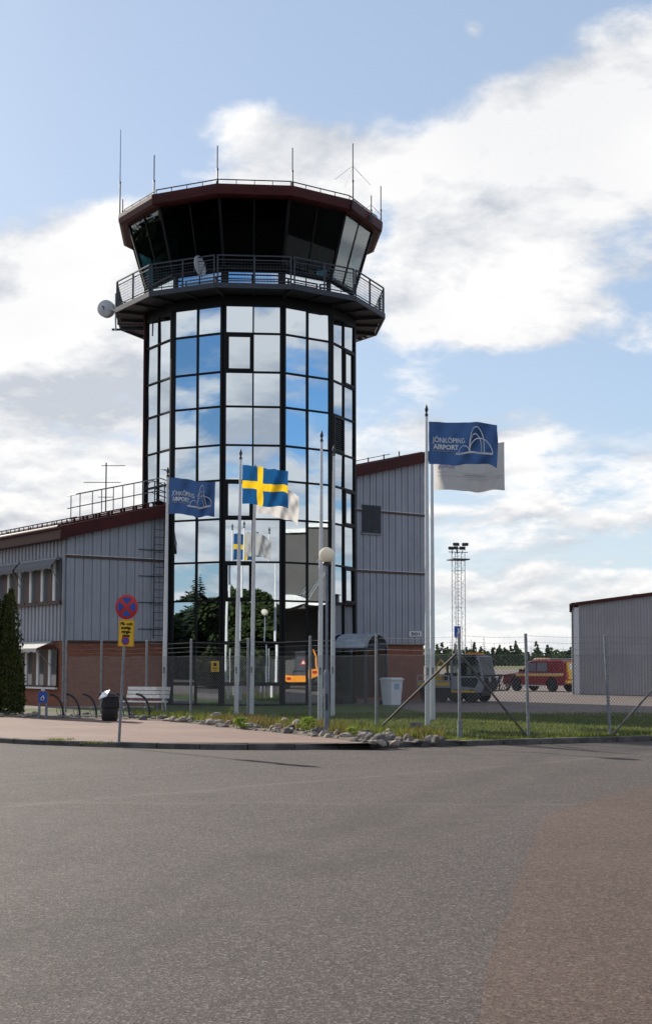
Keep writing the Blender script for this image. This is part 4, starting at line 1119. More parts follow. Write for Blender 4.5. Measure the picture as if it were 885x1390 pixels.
def blades(name, spots, hmin, hmax, mm, label, wd=.012):
    b = MB(); vs = []; fs = []
    for p in spots:
        a = random.uniform(0, 6.28); h = random.uniform(hmin, hmax); w_ = wd * random.uniform(.7, 1.3)
        dx, dy = math.cos(a) * w_, math.sin(a) * w_; lx, ly = random.gauss(0, .35) * h, random.gauss(0, .35) * h
        k = len(vs); z = p.z
        vs += [(p.x - dx, p.y - dy, z), (p.x + dx, p.y + dy, z), (p.x + lx * .4 + dx * .6, p.y + ly * .4 + dy * .6, z + h * .6), (p.x + lx * .4 - dx * .6, p.y + ly * .4 - dy * .6, z + h * .6), (p.x + lx, p.y + ly, z + h)]
        fs += [(k, k + 1, k + 2, k + 3), (k + 3, k + 2, k + 4)]
    b.v = vs; b.f = fs; b.mi = [0] * len(fs); o = b.build(name, mm, None, None, False); return tag(o, label, None, None, 'stuff')
sp = []
while len(sp) < 26000:
    x = random.uniform(-1.5, 11.5); y = random.uniform(27.5, 45)
    d_ = y; px = CX + FPX * x / y; py = YH + FPX * 1.7 / y
    lim = 1003 if px > 600 else 1003
    # stay behind the kerb and behind the stones
    ky = None
    for a, c in zip(KB, KB[1:]):
        if a.x <= x <= c.x: ky = a.y + (c.y - a.y) * (x - a.x) / (c.x - a.x) if c.x > a.x else a.y
    if ky is None or y < ky + .05: continue
    if px < 600 and py > 984 + (px - 440) * .09: continue
    if (px - 563.5) ** 2 + (4 * (py - 997)) ** 2 < 26 ** 2: continue
    if random.random() > (36 / y) ** 2 * .9: continue
    sp.append(Vector((x, y, .097)))
blades('grass', sp, .03, .085, 'blade', 'short green grass of the lawn strip behind the fence', .012)
sp = [bedpt(random.random(), random.uniform(.45, 1.15)) for _ in range(5200)]
blades('weeds', sp, .06, .24, 'blade', 'loose green weeds growing along the fence foot', .012)
sp = []
for cx_, sg, nn in ((.40, .05, 900), (.62, .05, 500), (.93, .05, 250), (.30, .03, 250)):
    sp += [bedpt(min(1, max(0, random.gauss(cx_, sg))), random.uniform(.3, 1.0)) for _ in range(nn)]
blades('dry_weeds', sp, .08, .30, 'dry', 'reddish dry weeds among the stones', .012)
sp = [gp(random.gauss(80, 10), random.uniform(1004, 1006), .104) for _ in range(120)] + [gp(random.gauss(128, 10), random.uniform(1008, 1010), .104) for _ in range(70)]
blades('kerb_weeds', sp, .02, .06, 'blade', 'small tufts of weed in the joint along the kerb', .010)
def plant(x, y, r, h, label, n=260):
    p = gp(x, y, .1); b = MB(); rr = random.Random(int(x))
    for _ in range(n):
        a = rr.uniform(0, 6.28); q = rr.random() ** .5; z = rr.uniform(.1, 1) ** .7
        c = Vector((math.cos(a) * q * r * (1.1 - .4 * z), math.sin(a) * q * r, z * h)); u_ = Vector((rr.gauss(0, 1), rr.gauss(0, 1), rr.gauss(0, .6))).normalized(); v_ = u_.cross(Vector((rr.gauss(0, 1), rr.gauss(0, 1), 1))).normalized()
        s = rr.uniform(.025, .05); b.face([c - u_ * s, c - v_ * s * .5, c + u_ * s, c + v_ * s * .5])
    o = b.build('plant', 'leafy', None, None, False); o.location = p; return tag(o, label, 'plant')
plant(327, 990.5, .22, .30, 'bright green leafy plant at the pavement edge beside the flat brown boulder')
plant(417, 993.5, .24, .36, 'bright green leafy plant between the bluish boulder and the lamp')
plant(313, 977, .10, .34, 'thin green seedling behind the flat brown boulder', 60)
plant(477, 1000, .13, .22, 'small green tuft among the stones right of the street lamp', 100)

# ================================================================== TREES
def leafcloud(b, rr, c, rad, n, s, mi=0, flat=1.0):
    for _ in range(n):
        d = Vector((rr.gauss(0, 1), rr.gauss(0, 1), rr.gauss(0, 1))).normalized() * rad * rr.random() ** .4
        d.z *= flat; q = c + d
        u_ = Vector((rr.gauss(0, 1), rr.gauss(0, 1), rr.gauss(0, 1))).normalized(); v_ = u_.orthogonal().normalized(); k = s * rr.uniform(.6, 1.4)
        b.face([q - u_ * k, q - v_ * k * .6, q + u_ * k, q + v_ * k * .6], mi)
def decid(seed, h, r, n=60, per=45, s=.16):
    rr = random.Random(seed); T_ = MB(); C_ = MB()
    top = Vector((rr.uniform(-.3, .3), rr.uniform(-.3, .3), h * .8)); T_.tube([(0, 0, 0), top * .5 + Vector((.1, 0, 0)), top], [h * .025, h * .016, h * .005], 7)
    for i in range(n):
        z = rr.uniform(.08, 1) * h; f = math.sin(math.pi * min(1, max(.12, (z / h - .1) / .95))) ** .6
        a = rr.uniform(0, 6.28); q = rr.random() ** .5 * r * f; c = Vector((q * math.cos(a), q * math.sin(a), z * .97))
        if i % 4 == 0: T_.tube([Vector((0, 0, z * .6)), c], [h * .008, .01], 5)
        leafcloud(C_, rr, c, r * rr.uniform(.22, .36), per, s, 0, .75)
    return T_, C_
def conif(seed, h, r, lay=26, per=14, s=.3):
    rr = random.Random(seed); T_ = MB(); C_ = MB(); T_.tube([(0, 0, 0), (0, 0, h)], [h * .016, .02], 6)
    for i in range(lay):
        f = i / lay; z = h * (.08 + .92 * f); rad = r * (1 - f) ** .85 * rr.uniform(.75, 1.15) + .05
        for k in range(max(5, int(per * (1 - f * .6)))):
            a = rr.uniform(0, 6.28); L = rad * rr.uniform(.7, 1.1); d = Vector((math.cos(a), math.sin(a), 0)); sd = Vector((-d.y, d.x, 0)); dz = -L * rr.uniform(.1, .45)
            wv = L * rr.uniform(.18, .32)
            C_.add([Vector((0, 0, z)), d * L * .55 + sd * wv + Vector((0, 0, z + dz * .4)), d * L + Vector((0, 0, z + dz)), d * L * .55 - sd * wv + Vector((0, 0, z + dz * .5 - .1))], [(0, 1, 2, 3)])
    return T_, C_
def tree(kind, p, seed, h, r, label, group, cat, **k):
    t = thing('spruce_tree' if kind == 'c' else 'leafy_tree', label, cat, p, 0, group)
    T_, C_ = (conif if kind == 'c' else decid)(seed, h, r, **k)
    T_.build('trunk', 'bark', t); C_.build('crown', 'spruce' if kind == 'c' else 'dark_leaf', t, None, False); return t
# thuja at the left edge
tb = gp(-2, 970, .1)
t = thing('thuja_tree', 'dark columnar evergreen cut by the left edge of the picture', 'tree', tb)
b = MB(); b.tube([(0, 0, 0), (0, 0, 3)], [.09, .02], 8); b.build('trunk', 'bark', t)
b = MB(); rr = random.Random(5)
spires = [(.62, -.1, 4.05, .42), (.30, .2, 3.85, .45), (-.1, -.2, 3.7, .5), (-.5, .1, 3.9, .45), (.1, .4, 3.6, .4), (.55, -.35, 3.3, .38), (.74, .0, 2.5, .28), (-.3, -.45, 3.2, .4)]
for sx, sy, hh, sr in spires:
    for _ in range(1900):
        z = rr.random() ** .85 * hh; f = z / hh; rad = sr * (min(1, .75 + f) if f < .3 else (1 - ((f - .3) / .7) ** 1.6) ** .7 + .03)
        a = rr.uniform(0, 6.28); q = rad * rr.random() ** .35; k = 1 - .35 * f
        c = Vector(((sx * k + q * math.cos(a)) * .88, sy * k + q * math.sin(a), z))
        up = (Vector((math.cos(a) * .35, math.sin(a) * .35, 1)) + Vector((rr.gauss(0, .25), rr.gauss(0, .25), 0))).normalized(); sd = up.cross(Vector((rr.gauss(0, 1), rr.gauss(0, 1), 0))).normalized(); L = rr.uniform(.06, .14)
        b.face([c, c + up * L * .5 + sd * .028, c + up * L, c + up * L * .5 - sd * .028])
b.build('crown', 'thuja', t, None, False)
# trees across the road behind the viewpoint; the lower tower glass mirrors them
n0w = TW.to_3x3() @ fr(0)[0]
G1 = 'trees across the road mirrored in the tower glass'
protos = [tree('d', Vector((5.5, -26, 0)), 11, 9.0, 3.0, 'dense leafy tree across the road, mirrored in the tower glass', G1, 'tree', n=150, per=80, s=.30),
          tree('c', Vector((12.5, -23, 0)), 12, 10.5, 2.6, 'tall spruce across the road, mirrored in the tower glass', G1, 'tree', lay=44, per=30)]
rr = random.Random(21)
spots = []
for i in range(26):
    spots.append((rr.random() < .45, -16 + (i % 13) * 3.9 + rr.uniform(-1, 1), rr.uniform(-27, -23) if i < 13 else -33, rr.uniform(.7, 1.2)))
for i in range(46):
    a = (i % 23) / 22; q = Vector((-48, -8, 0)).lerp(Vector((-70, 42, 0)), a)
    spots.append((rr.random() < .5, q.x + rr.uniform(-2, 2) - (7 if i > 22 else 0), q.y, rr.uniform(.75, 1.15)))
for (k, x, y, sc_) in spots:
    c = copy_tree(protos[int(k)]); c.location = (x, y, 0); c.scale = (sc_ * 1.05, sc_ * 1.05, sc_ * .84); c.rotation_euler = (0, 0, rr.uniform(0, 6))
    c['label'] = protos[int(k)]['label']
G3 = 'unseen trees added to darken the cab window reflections'
for i in range(22):  # out-of-view trees added so the left cab panes reflect something dark
    c = copy_tree(protos[i % 2]); c.location = (-192 + (i % 11) * 4 + rr.uniform(-3, 3), 84 + i * 4.4, 0); sc_ = rr.uniform(2.6, 2.9); c.scale = (sc_ * 1.25, sc_ * 1.25, sc_); c.rotation_euler = (0, 0, i)
    c['label'] = 'unseen tree added far left to darken the cab window reflections'; c['group'] = G3
# far wood beyond the airfield
b = MB(); rr = random.Random(9)
FW = MB()
for i in range(420):
    y = rr.uniform(590, 690); x = rr.uniform(-30, 260); h = rr.uniform(5.5, 9.5) * (1.15 if rr.random() < .3 else 1); con = rr.random() < .55
    rad = h * (.20 if con else .32)
    for _ in range(105):
        if con:
            f = rr.random(); z = h * f; q = rad * (1 - f) + .12
        else:
            f = rr.random(); z = h * .82 * f; q = rad * math.sqrt(max(.02, 1 - (2 * f - .9) ** 2))
        a = rr.uniform(0, 6.28); c = Vector((x + q * math.cos(a), y + q * math.sin(a), .1 + z)); s = rr.uniform(.35, .95)
        u_ = Vector((rr.gauss(0, 1), rr.gauss(0, .5), rr.gauss(0, .7))).normalized(); v_ = u_.orthogonal().normalized()
        FW.face([c - u_ * s, c - v_ * s * .7, c + u_ * s, c + v_ * s * .7], 0 if con else 1)
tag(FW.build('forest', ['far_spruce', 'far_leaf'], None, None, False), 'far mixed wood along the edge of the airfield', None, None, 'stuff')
BK = MB()
for i in range(60):
    x = -30 + i * 5; BK.add([(x, 700 + 6 * (i % 2), 0), (x + 5, 700 + 6 * ((i + 1) % 2), 0), (x + 5, 702 + 6 * ((i + 1) % 2), 5.2), (x, 702 + 6 * (i % 2), 5.0)], [(0, 1, 2, 3)])
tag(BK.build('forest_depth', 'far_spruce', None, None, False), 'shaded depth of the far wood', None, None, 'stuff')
G2 = 'spruces standing above the far wood'
pr = None
for i, (x, y, hh) in enumerate(((596, 585, 9), (612, 575, 11.5), (640, 580, 11.8), (657, 578, 13), (671, 590, 10), (700, 600, 8.5), (721, 590, 9), (748, 600, 9.5), (765, 595, 8.6))):
    p = at(x, 900, y); p.z = .1
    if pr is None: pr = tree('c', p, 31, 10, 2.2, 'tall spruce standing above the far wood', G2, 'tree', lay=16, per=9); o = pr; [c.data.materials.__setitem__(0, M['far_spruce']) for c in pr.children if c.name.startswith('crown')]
    else: o = copy_tree(pr)
    o.location = p; o.scale = (hh / 10,) * 3; o.rotation_euler = (0, 0, i * 1.3)

# ================================================================== FAR BUILDINGS
HO = at(785, 900, 71.0); HO.z = .1
hang = thing('hangar', 'grey corrugated hangar with dark red roof edge at the right edge', 'hangar', HO, BR - R(90))
# local x runs along the front towards the viewpoint, front faces local -y
HL = 16; hz0 = at(785, 822, 71).z - .1; HI = (Matrix.Translation(HO) @ Matrix.Rotation(BR - R(90), 4, 'Z')).inverted()
hd = 5.3; hz1 = at(885, 808, (HI.inverted() @ Vector((hd, 0, 0))).y).z - .1; hs = (hz1 - hz0) / hd
b = MB(); clad(b, .12, HL, .05, lambda x: hz0 + hs * x, gmap, .2, [(0, -.03), (.10, -.03), (.115, 0), (.185, 0)])
b.prism([(.0, .01), (HL, .01), (HL, 14), (.0, 14)], 0, lambda x, y: hz0 + hs * x - .02); b.build('wall', 'cladding2', hang, None)
b = MB(); b.bb(-.26, .11, -.06, .3, 0, hz0 - .1); b.build('corner_trim', 'white', hang, None)
b = MB(); b.tube([(-.34, -.05, 0), (-.34, -.05, hz0 - .35), (-.2, -.05, hz0 - .05)], .06, 8); b.build('downpipe', 'galv', hang)
b = MB(); b.prism([(-.35, -.15), (HL, -.15), (HL, 14), (-.35, 14)], lambda x, y: hz0 + hs * x, lambda x, y: hz0 + hs * x + .16); b.bb(-.45, -.352, -.15, 14, hz0 - .35, hz0 + .1); b.build('roof', 'redmetal', hang, None)
cp = HI @ at(862.5, 812, (HI.inverted() @ Vector((4.1, 1.5, 0))).y)
b = MB(); b.tube([(4.1, 1.5, hz0 + hs * 4.1 + .1), (4.1, 1.5, hz0 + hs * 4.1 + .62)], .14, 10); b.lathe([(.26, 0), (.24, .06), (.02, .09)], 10, (4.1, 1.5, hz0 + hs * 4.1 + .62)); b.bb(2.7, 3.6, 1.2, 1.9, hz0 + hs * 3.1 + .1, hz0 + hs * 3.1 + .32); b.build('roof_vent', 'steel', hang)
# building out of frame on the right: the tower's right-hand glass mirrors it
n1w = TW.to_3x3() @ fr(1)[0]; c1 = TW @ (fr(1)[0] * AP)
def mirror_pt(x, y, far_):
    d = ray(x, y); e = Vector((0, 0, EYE)); s = (c1 - e).dot(n1w) / d.dot(n1w); p = e + d * s
    r = d - 2 * d.dot(n1w) * n1w; return p + r.normalized() * far_, r.normalized()
cpt, rdir = mirror_pt(417, 860, 34)
dh = thing('apron_hangar', 'dark grey building with white canopy, mirrored in the right-hand tower glass', 'building', (cpt.x, cpt.y, .1), math.atan2(rdir.y, rdir.x) - R(90))
ztop = mirror_pt(417, 712, 34)[0].z; zc1, zc0_ = mirror_pt(417, 805, 34)[0].z, mirror_pt(417, 824, 34)[0].z
b = MB(); b.bb(-6, 9, 0, 9, zc0_, ztop); b.bb(-6, -3.4, .02, 9, 0, zc0_); b.bb(6, 9, .02, 9, 0, zc0_); b.bb(-3.4, 6, 5, 9, 0, zc0_); b.build('wall', 'darkwall', dh, None)
b = MB(); b.bb(-6.2, 9.2, -.2, 9.2, ztop, ztop + .25); b.build('roof', 'trimwhite', dh, None)
b = MB(); n = 12
for (x0, x1) in ((-3.2, -.2), (0, 3.0), (3.2, 6.0)):
    b = MB()
    poly = [(x0 + (x1 - x0) * i / n, zc0_ + (zc1 - zc0_) * (.55 + .45 * math.sin(math.pi * i / n))) for i in range(n + 1)] + [(x1 - (x1 - x0) * i / n, zc0_ + (zc1 - zc0_) * (.4 - .4 * math.sin(math.pi * i / n))) for i in range(n + 1)]
    b.extr(poly, (0, -.5, 0), (1, 0, 0), (0, 0, 1), (0, .5, 0)); b.build('canopy', 'trimwhite', dh, None)
b = MB(); b.tube([(-1.4, -.1, zc1 + 3), (-.6, -.1, zc1 + 1.8), (.6, -.1, zc1)], .06, 8); b.tube([(-1.25, -.1, zc1 + 3), (-.45, -.1, zc1 + 1.8), (.75, -.1, zc1)], .04, 8); b.build('cable', 'galv', dh)
b = MB(); b.bb(4.2, 4.5, -.05, .3, 0, zc0_ - .1); b.build('brick_pier', 'brick', dh, None)
# floodlight mast
mb_ = at(623, 900, 112); mb_.z = .1
mast = thing('floodlight_mast', 'slim lattice floodlight mast behind the grey service vehicle', 'floodlight mast', mb_, R(15))
mh = at(623, 742, 112).z; mw = .42
b = MB()
cor = [(-mw, -mw), (mw, -mw), (mw, mw), (-mw, mw)]
for x, y in cor: b.bar((x, y, 0), (x, y, mh - .6), .045)
z = 0; st_ = .62; i = 0
while z < mh - 1.3:
    for k in range(4):
        (x0, y0), (x1, y1) = cor[k], cor[(k + 1) % 4]
        if i % 2: x0, y0, x1, y1 = x1, y1, x0, y0
        b.bar((x0, y0, z), (x1, y1, z + st_), .016)
        if i % 5 == 0: b.bar((x0, y0, z), (x1, y1, z), .022)
    z += st_; i += 1
b.build('lattice', 'galv', mast, None)
b = MB(); b.tube([(-.1, -.1, 0), (-.1, -.1, mh)], .03, 6)
z = .3
while z < mh: b.bar((-.25, -.1, z), (.1, -.1, z), .025); z += .3
b.build('ladder', 'galv', mast, None)
b = MB(); b.bb(-.75, .75, -.75, .75, mh - 1.25, mh - 1.15); b.build('platform', 'steel', mast, None)
for (x, y, rz) in ((-.62, 0, 20), (-.12, .2, 0), (.26, -.25, -15), (.66, .1, -35), (-.34, -.35, 40)):
    b = MB(); b.M = Matrix.Translation((x, y, mh - .25 + (.35 if x > .5 or abs(x) < .2 else 0))) @ Matrix.Rotation(R(rz), 4, 'Z') @ Matrix.Rotation(R(-25), 4, 'X'); b.bb(-.26, .26, -.08, .08, -.11, .11); b.bb(-.22, .22, -.12, -.08, -.09, .09); b.bar((0, 0, -.2), (0, .1, -.5), .06); b.M = None
    b.build('floodlight', 'blackpaint', mast, None)
b = MB(); b.bb(-.85, .85, -.03, .03, mh - .60, mh - .54); b.build('crossarm', 'steel', mast, None)
c = Vector(at(620, 858, 111) - mb_)
b = MB(); b.box((-.35, -.62, c.z), (.55, .04, .95)); o = b.build('blue_sign', 'blue', mast, None)
b = MB(); b.box((-.28, -.645, c.z + .22), (.14, .01, .16)); b.box((-.25, -.645, c.z - .05), (.16, .01, .34)); b.bar((-.28, -.645, c.z + .05), (-.48, -.645, c.z - .2), .09, .01); b.build('pictogram', 'trimwhite', o, None)

# ================================================================== VEHICLES
def wheel(par, x, y, r, wd, side):
    b = MB(); b.lathe([(r * .62, -wd / 2), (r * .92, -wd / 2), (r, -wd * .3), (r, wd * .3), (r * .92, wd / 2), (r * .62, wd / 2)], 22, (x, y, r), 0, (0, side, 0)); w_ = b.build('wheel', 'rubber', par)
    b = MB(); b.lathe([(r * .61, -wd * .3), (r * .61, wd * .42), (r * .5, wd * .36), (r * .2, wd * .30), (r * .16, wd * .42), (.01, wd * .42)], 16, (x, y, r), 0, (0, side, 0)); b.build('rim', 'rim', w_)
def bev(o, w_=.03, seg=2):
    m_ = o.modifiers.new('bevel', 'BEVEL'); m_.width = w_; m_.segments = seg; m_.limit_method = 'ANGLE'; return o
# red utility vehicle with yellow rear
vc = gp(737, 938.6, .096)
t = thing('utility_vehicle', 'red airport utility vehicle with yellow rear parked beside the hangar', 'car', vc, math.atan2(.74, -.67))
hw = .90
b = MB(); prof = [(2.25, .38), (2.32, .62), (2.24, .92), (2.05, 1.0), (1.05, 1.12), (-2.28, 1.14), (-2.34, .9), (-2.34, .42), (-1.75, .36), (-1.7, .62), (-1.5, .82), (-1.15, .82), (-.95, .62), (-.9, .36), (.85, .36), (.9, .62), (1.1, .82), (1.5, .82), (1.7, .62), (1.75, .36)]
b.extr(prof, (0, -hw, 0), (1, 0, 0), (0, 0, 1), (0, 2 * hw, 0)); bev(b.build('body', 'red', t, None))
gh = [(1.05, 1.10), (.42, 1.72), (.2, 1.80), (-1.95, 1.82), (-2.12, 1.72), (-2.28, 1.12)]
b = MB(); b.extr(gh, (0, -hw + .07, 0), (1, 0, 0), (0, 0, 1), (0, 2 * hw - .14, 0)); bev(b.build('cabin', 'red', t, None), .05)
for sgn in (-1, 1):
    y = sgn * (hw - .062)
    for poly in ([(.80, 1.17), (.38, 1.64), (-.18, 1.66), (-.18, 1.17)], [(-.26, 1.17), (-.26, 1.66), (-1.0, 1.68), (-1.0, 1.17)]):
        b = MB(); b.extr(poly, (0, y, 0), (1, 0, 0), (0, 0, 1), (0, sgn * .01, 0)); b.build('side_window', 'wglass', t, None)
    b = MB(); b.extr([(1.6, .88), (-2.2, .90), (-2.2, .99), (1.6, .96)], (0, sgn * (hw + .002), 0), (1, 0, 0), (0, 0, 1), (0, sgn * .006, 0)); b.build('stripe', 'yellow', t, None)
    b = MB(); b.extr([(1.6, .97), (-2.2, 1.0), (-2.2, 1.05), (1.6, 1.02)], (0, sgn * (hw + .002), 0), (1, 0, 0), (0, 0, 1), (0, sgn * .006, 0)); b.build('pale_stripe', 'trimwhite', t, None)
    b = MB(); b.bb(2.18, 2.27, sgn * .62 - .14, sgn * .62 + .14, .78, .93); b.build('headlight', 'white', t, None)
    b = MB(); b.bb(-2.38, -2.33, sgn * .78 - .07, sgn * .78 + .07, .75, 1.1); b.build('tail_light', 'lens', t, None)
    b = MB(); b.bb(.78, .92, sgn * (hw + .10) - .08, sgn * (hw + .10) + .08, 1.12, 1.30); b.build('wing_mirror', 'blackpaint', t, None)
    for x in (1.3, -1.32): wheel(t, x, sgn * (hw - .12), .36, .24, sgn)
    b = MB(); b.bb(-.9, .85, sgn * (hw + .02) - .05, sgn * (hw + .02) + .05, .32, .38); b.build('running_board', 'dish', t, None)
b = MB(); b.add([(1.0, -.72, 1.17), (1.0, .72, 1.17), (.47, .68, 1.69), (.47, -.68, 1.69), (1.02, -.72, 1.18), (1.02, .72, 1.18), (.49, .68, 1.70), (.49, -.68, 1.70)], [(0, 3, 2, 1), (4, 5, 6, 7), (0, 1, 5, 4), (2, 3, 7, 6)]); b.build('windscreen', 'mirror', t, None)
b = MB(); b.M = None; b.bb(-2.40, -2.345, -.68, .68, .72, 1.12); b.bb(-2.36, -2.25, -.70, .70, 1.12, 1.70); b.build('tailgate', 'yellow', t, None)
b = MB(); b.bb(-2.50, -2.345, -.92, .92, .50, .66); b.build('rear_bumper', 'yellow', t, None)
b = MB(); b.bb(-2.375, -2.362, -.55, .55, 1.26, 1.60); b.build('rear_window', 'wglass', t, None)
b = MB(); b.bb(-.1, .15, -.5, .5, 1.86, 1.96); b.build('light_bar', 'glow', t, None)
b = MB()
for sgn in (-1, 1): b.tube([(.1, sgn * .7, 1.82), (.05, sgn * .7, 1.88), (-1.9, sgn * .7, 1.9), (-1.95, sgn * .7, 1.83)], .02, 6)
b.bar((-.6, -.7, 1.89), (-.6, .7, 1.89), .03); b.bar((-1.7, -.7, 1.89), (-1.7, .7, 1.89), .03); b.build('roof_rack', 'dish', t)
# grey multi-wheeled service vehicle
wa = gp(641.5, 954, .096)
TH = R(-28)
t = thing('service_vehicle', 'small grey multi-wheeled service vehicle with glazed cab and black front frame', 'vehicle', wa, TH)
hw = .72
for x in (0, -.70, -1.40, -2.1):
    for sgn in (-1, 1): wheel(t, x, sgn * .68 + .68, .28, .26, sgn)
yo = .68
b = MB(); b.bb(-2.5, .35, yo - .5, yo + .5, .28, .66); b.build('chassis', 'blackpaint', t, None)
b = MB(); b.extr([(-2.55, .60), (-2.55, .92), (-.98, .92), (-.98, .60)], (0, yo - .80, 0), (1, 0, 0), (0, 0, 1), (0, 1.6, 0)); bev(b.build('load_bed', 'vgrey', t, None), .02)
b = MB(); b.bb(-2.5, -.98, yo - .815, yo - .801, .70, .84); b.bb(-.9, .2, yo - .815, yo - .801, .42, .50); b.build('yellow_stripe', 'yellow', t, None)
b = MB(); b.extr([(-.95, .40), (-.95, 1.10), (.46, 1.10), (.54, .98), (.56, .62), (.40, .40)], (0, yo - .78, 0), (1, 0, 0), (0, 0, 1), (0, 1.56, 0)); bev(b.build('cab_body', 'vgrey', t, None), .04)
b = MB(); b.extr([(-1.0, 1.93), (-.9, 2.02), (.14, 2.02), (.30, 1.93)], (0, yo - .80, 0), (1, 0, 0), (0, 0, 1), (0, 1.6, 0)); bev(b.build('cab_roof', 'vgrey', t, None), .03)
for sgn in (-1, 1):
    y = yo + sgn * .745
    for nm_, p_, q_, w_ in (('rear_pillar', (-.92, y, 1.08), (-.92, y, 1.95), .10), ('door_pillar', (-.58, y, 1.08), (-.58, y, 1.95), .07), ('front_pillar', (.47, y, 1.08), (.24, y, 1.95), .08)):
        b = MB(); b.bar(p_, q_, w_, w_ * .8); b.build(nm_, 'vgrey', t, None)
    y = yo + sgn * .75
    b = MB(); b.extr([(-.54, 1.11), (-.54, 1.92), (.21, 1.92), (.42, 1.11)], (0, y, 0), (1, 0, 0), (0, 0, 1), (0, sgn * .012, 0)); b.build('door_window', 'carglass', t, None)
    b = MB(); b.extr([(-.87, 1.11), (-.87, 1.92), (-.62, 1.92), (-.62, 1.11)], (0, y, 0), (1, 0, 0), (0, 0, 1), (0, sgn * .012, 0)); b.build('rear_window', 'carglass', t, None)
    b = MB(); b.extr([(-.50, .68), (-.56, .98), (-.48, 1.05), (.22, 1.05), (.30, .92), (.16, .62)], (0, yo + sgn * .782, 0), (1, 0, 0), (0, 0, 1), (0, sgn * .012, 0)); b.build('lower_door_panel', 'blackpaint', t, None)
    b = MB(); b.bar((.30, yo + sgn * .86, 1.78), (.30, yo + sgn * .98, 1.80), .03); b.bb(.28, .36, yo + sgn * .98 - .07, yo + sgn * .98 + .07, 1.50, 1.80); b.build('wing_mirror', 'blackpaint', t, None)
nn = Vector((.96, 0, .26))
b = MB(); a0, a1 = Vector((.255, 0, 1.92)), Vector((.475, 0, 1.12)); vs = []
for o_ in (.0, .014): vs += [a0 + Vector((0, yo - .70, 0)) + nn * o_, a0 + Vector((0, yo + .70, 0)) + nn * o_, a1 + Vector((0, yo + .70, 0)) + nn * o_, a1 + Vector((0, yo - .70, 0)) + nn * o_]
b.add(vs, [(0, 1, 2, 3), (7, 6, 5, 4), (0, 4, 5, 1), (1, 5, 6, 2), (2, 6, 7, 3), (3, 7, 4, 0)]); b.build('windscreen', 'windscreen', t, None)
b = MB(); b.bb(-.75, -.25, yo - .28, yo + .28, 1.0, 1.16); b.bb(-.78, -.62, yo - .26, yo + .26, 1.1, 1.68); b.build('driver_seat', 'blackpaint', t, None)
b = MB(); b.bb(.1, .40, yo - .55, yo + .55, 1.08, 1.26); b.tube([(.12, yo + .15, 1.25), (-.02, yo + .15, 1.42)], .03, 6); b.build('dashboard', 'blackpaint', t, None)
b = MB(); b.bb(.57, .60, yo - .7, yo + .7, .55, 1.05); b.build('grille', 'blackpaint', t, None)
b = MB(); b.bb(-.35, .05, yo - .6, yo + .6, 2.01, 2.10); b.build('light_bar', 'glow', t, None)
b = MB(); b.bb(-.98, .22, yo - .82, yo + .82, 2.0 - .03, 2.012); b.build('roof_edge', 'blackpaint', t, None)
b = MB()
for yy in (yo - .85, yo + .85):
    b.bar((.6, yy, 1.12), (1.35, yy, 1.16), .075); b.bar((1.35, yy, 1.16), (1.0, yy, .5), .075); b.bar((.6, yy, .5), (1.0, yy, .5), .05); b.bar((.62, yy, .5), (.62, yy, 1.12), .05); b.bar((.95, yy, .5), (.98, yy, 1.14), .04)
for x, z in ((1.35, 1.16), (1.0, .5), (.62, 1.12)): b.bar((x, yo - .85, z), (x, yo + .85, z), .05)
for i in range(5): b.bar((1.0, yo - .6 + .3 * i, .5), (1.35, yo - .6 + .3 * i, 1.16), .025)
b.build('front_frame', 'blackpaint', t, None)
for sgn in (-1, 1):
    b = MB(); b.lathe([(.02, -.06), (.09, -.02), (.10, .02), (.02, .03)], 14, (.68, yo + sgn * .45, .95), 0, (1, 0, 0)); b.build('headlight', 'dish', t)
b = MB(); b.tube([(-1.9, yo, .92), (-1.95, yo, 1.5), (-1.7, yo - .1, 1.8), (-1.4, yo - .2, 1.55)], .045, 8); b.tube([(-1.9, yo + .1, 1.2), (-1.6, yo, 1.65)], .03, 8); b.box((-1.75, yo, 1.05), (.3, .5, .26)); b.tube([(-1.4, yo - .2, 1.55), (-1.35, yo - .2, 1.2)], .03, 6); b.build('loading_crane', 'yellow', t)
b = MB(); b.box((-1.25, yo + .1, 1.08), (.34, .9, .32)); b.tube([(-1.2, yo - .5, .92), (-1.2, yo - .5, 1.75)], .04, 6); b.build('equipment_box', 'blackpaint', t, None)
b = MB()
for x in (-2.5, -1.8, -1.05): b.bar((x, yo - .76, .92), (x, yo - .76, 1.12), .035)
b.bar((-2.5, yo - .76, 1.12), (-1.05, yo - .76, 1.12), .035); b.build('bed_rail', 'dish', t, None)
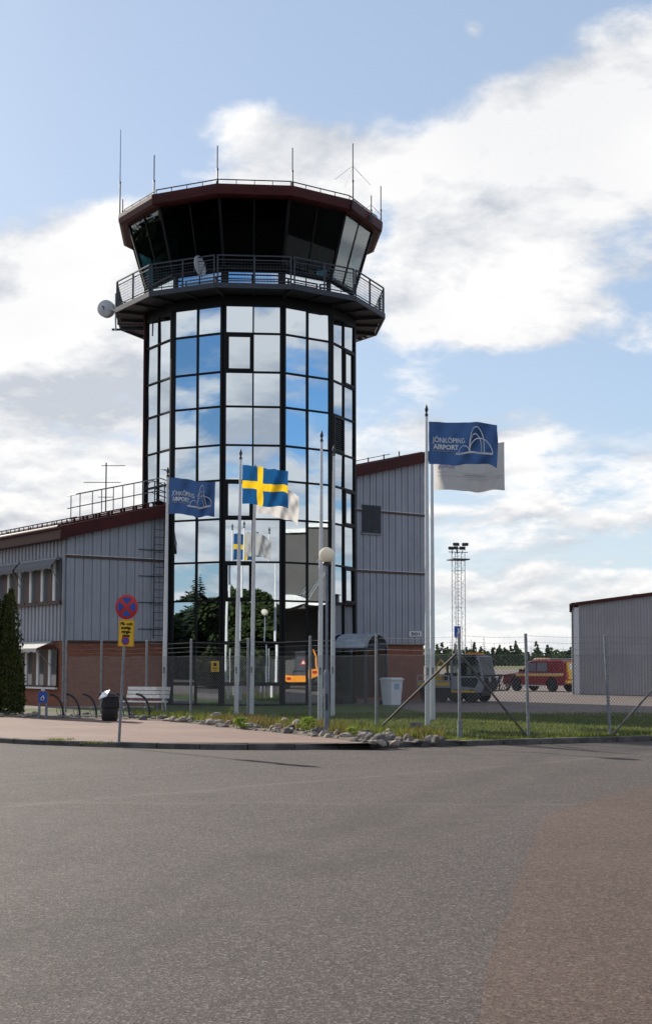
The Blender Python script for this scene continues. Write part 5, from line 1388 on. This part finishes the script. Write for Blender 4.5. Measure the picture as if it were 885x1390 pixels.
# orange wheel loader out of frame, mirrored in the right-hand glass
lp, rd2 = mirror_pt(409, 930, 27)
t = thing('wheel_loader', 'orange wheel loader with warning triangle, mirrored in the right-hand tower glass', 'wheel loader', (lp.x, lp.y, .096), math.atan2(rd2.y, rd2.x))
for x in (0.2, 2.6):
    for sgn in (-1, 1): wheel(t, x, sgn * .85, .62, .45, sgn)
b = MB(); b.extr([(-.7, .7), (-.75, 1.35), (.2, 1.5), (1.3, 1.5), (1.3, .7)], (0, -.62, 0), (1, 0, 0), (0, 0, 1), (0, 1.24, 0)); bev(b.build('engine_cover', 'steel', t, None), .06)
b = MB(); b.extr([(-1.15, .85), (-1.15, 1.25), (-.55, 1.18), (.55, 1.18), (1.15, 1.25), (1.15, .85), (.6, .62), (-.6, .62)], (-1.0, 0, 0), (0, 1, 0), (0, 0, 1), (.25, 0, 0)); bev(b.build('counterweight', 'orange', t, None), .05)
b = MB(); b.bb(.6, 1.9, -.5, .5, 1.5, 2.55); b.build('cab', 'blackpaint', t, None)
b = MB(); b.bb(.55, 2.0, -.55, .55, 2.56, 2.64); b.build('cab_roof', 'steel', t, None)
b = MB(); b.bb(-.79, -.755, -.45, .45, 1.18, 1.42); b.bb(-.80, -.71, -.42, .42, 1.48, 2.3); b.build('radiator_grille', 'steel', t, None)
b = MB(); b.extr([(-.2, 1.8), (.2, 1.8), (0, 2.18)], (-.83, 0, 0), (0, 1, 0), (0, 0, 1), (.02, 0, 0)); tr = b.build('warning_triangle', 'signred', t, None)
b = MB(); b.extr([(-.1, 1.86), (.1, 1.86), (0, 2.06)], (-.84, 0, 0), (0, 1, 0), (0, 0, 1), (.008, 0, 0)); b.build('triangle_centre', 'trimwhite', tr, None)
for sgn in (-1, 1):
    b = MB(); b.bb(-1.02, -1.0, sgn * .85 - .13, sgn * .85 + .13, .95, 1.1); b.build('tail_light', 'lens', t, None)
b = MB(); b.tube([(.0, .95, 1.2), (.1, .95, 1.9), (.9, .8, 2.3)], .05, 8); b.build('boom', 'orange', t)
b = MB(); b.lathe([(.09, 0), (.09, .15), (.03, .2)], 10, (1.2, .4, 2.95)); b.build('beacon', 'glow', t)
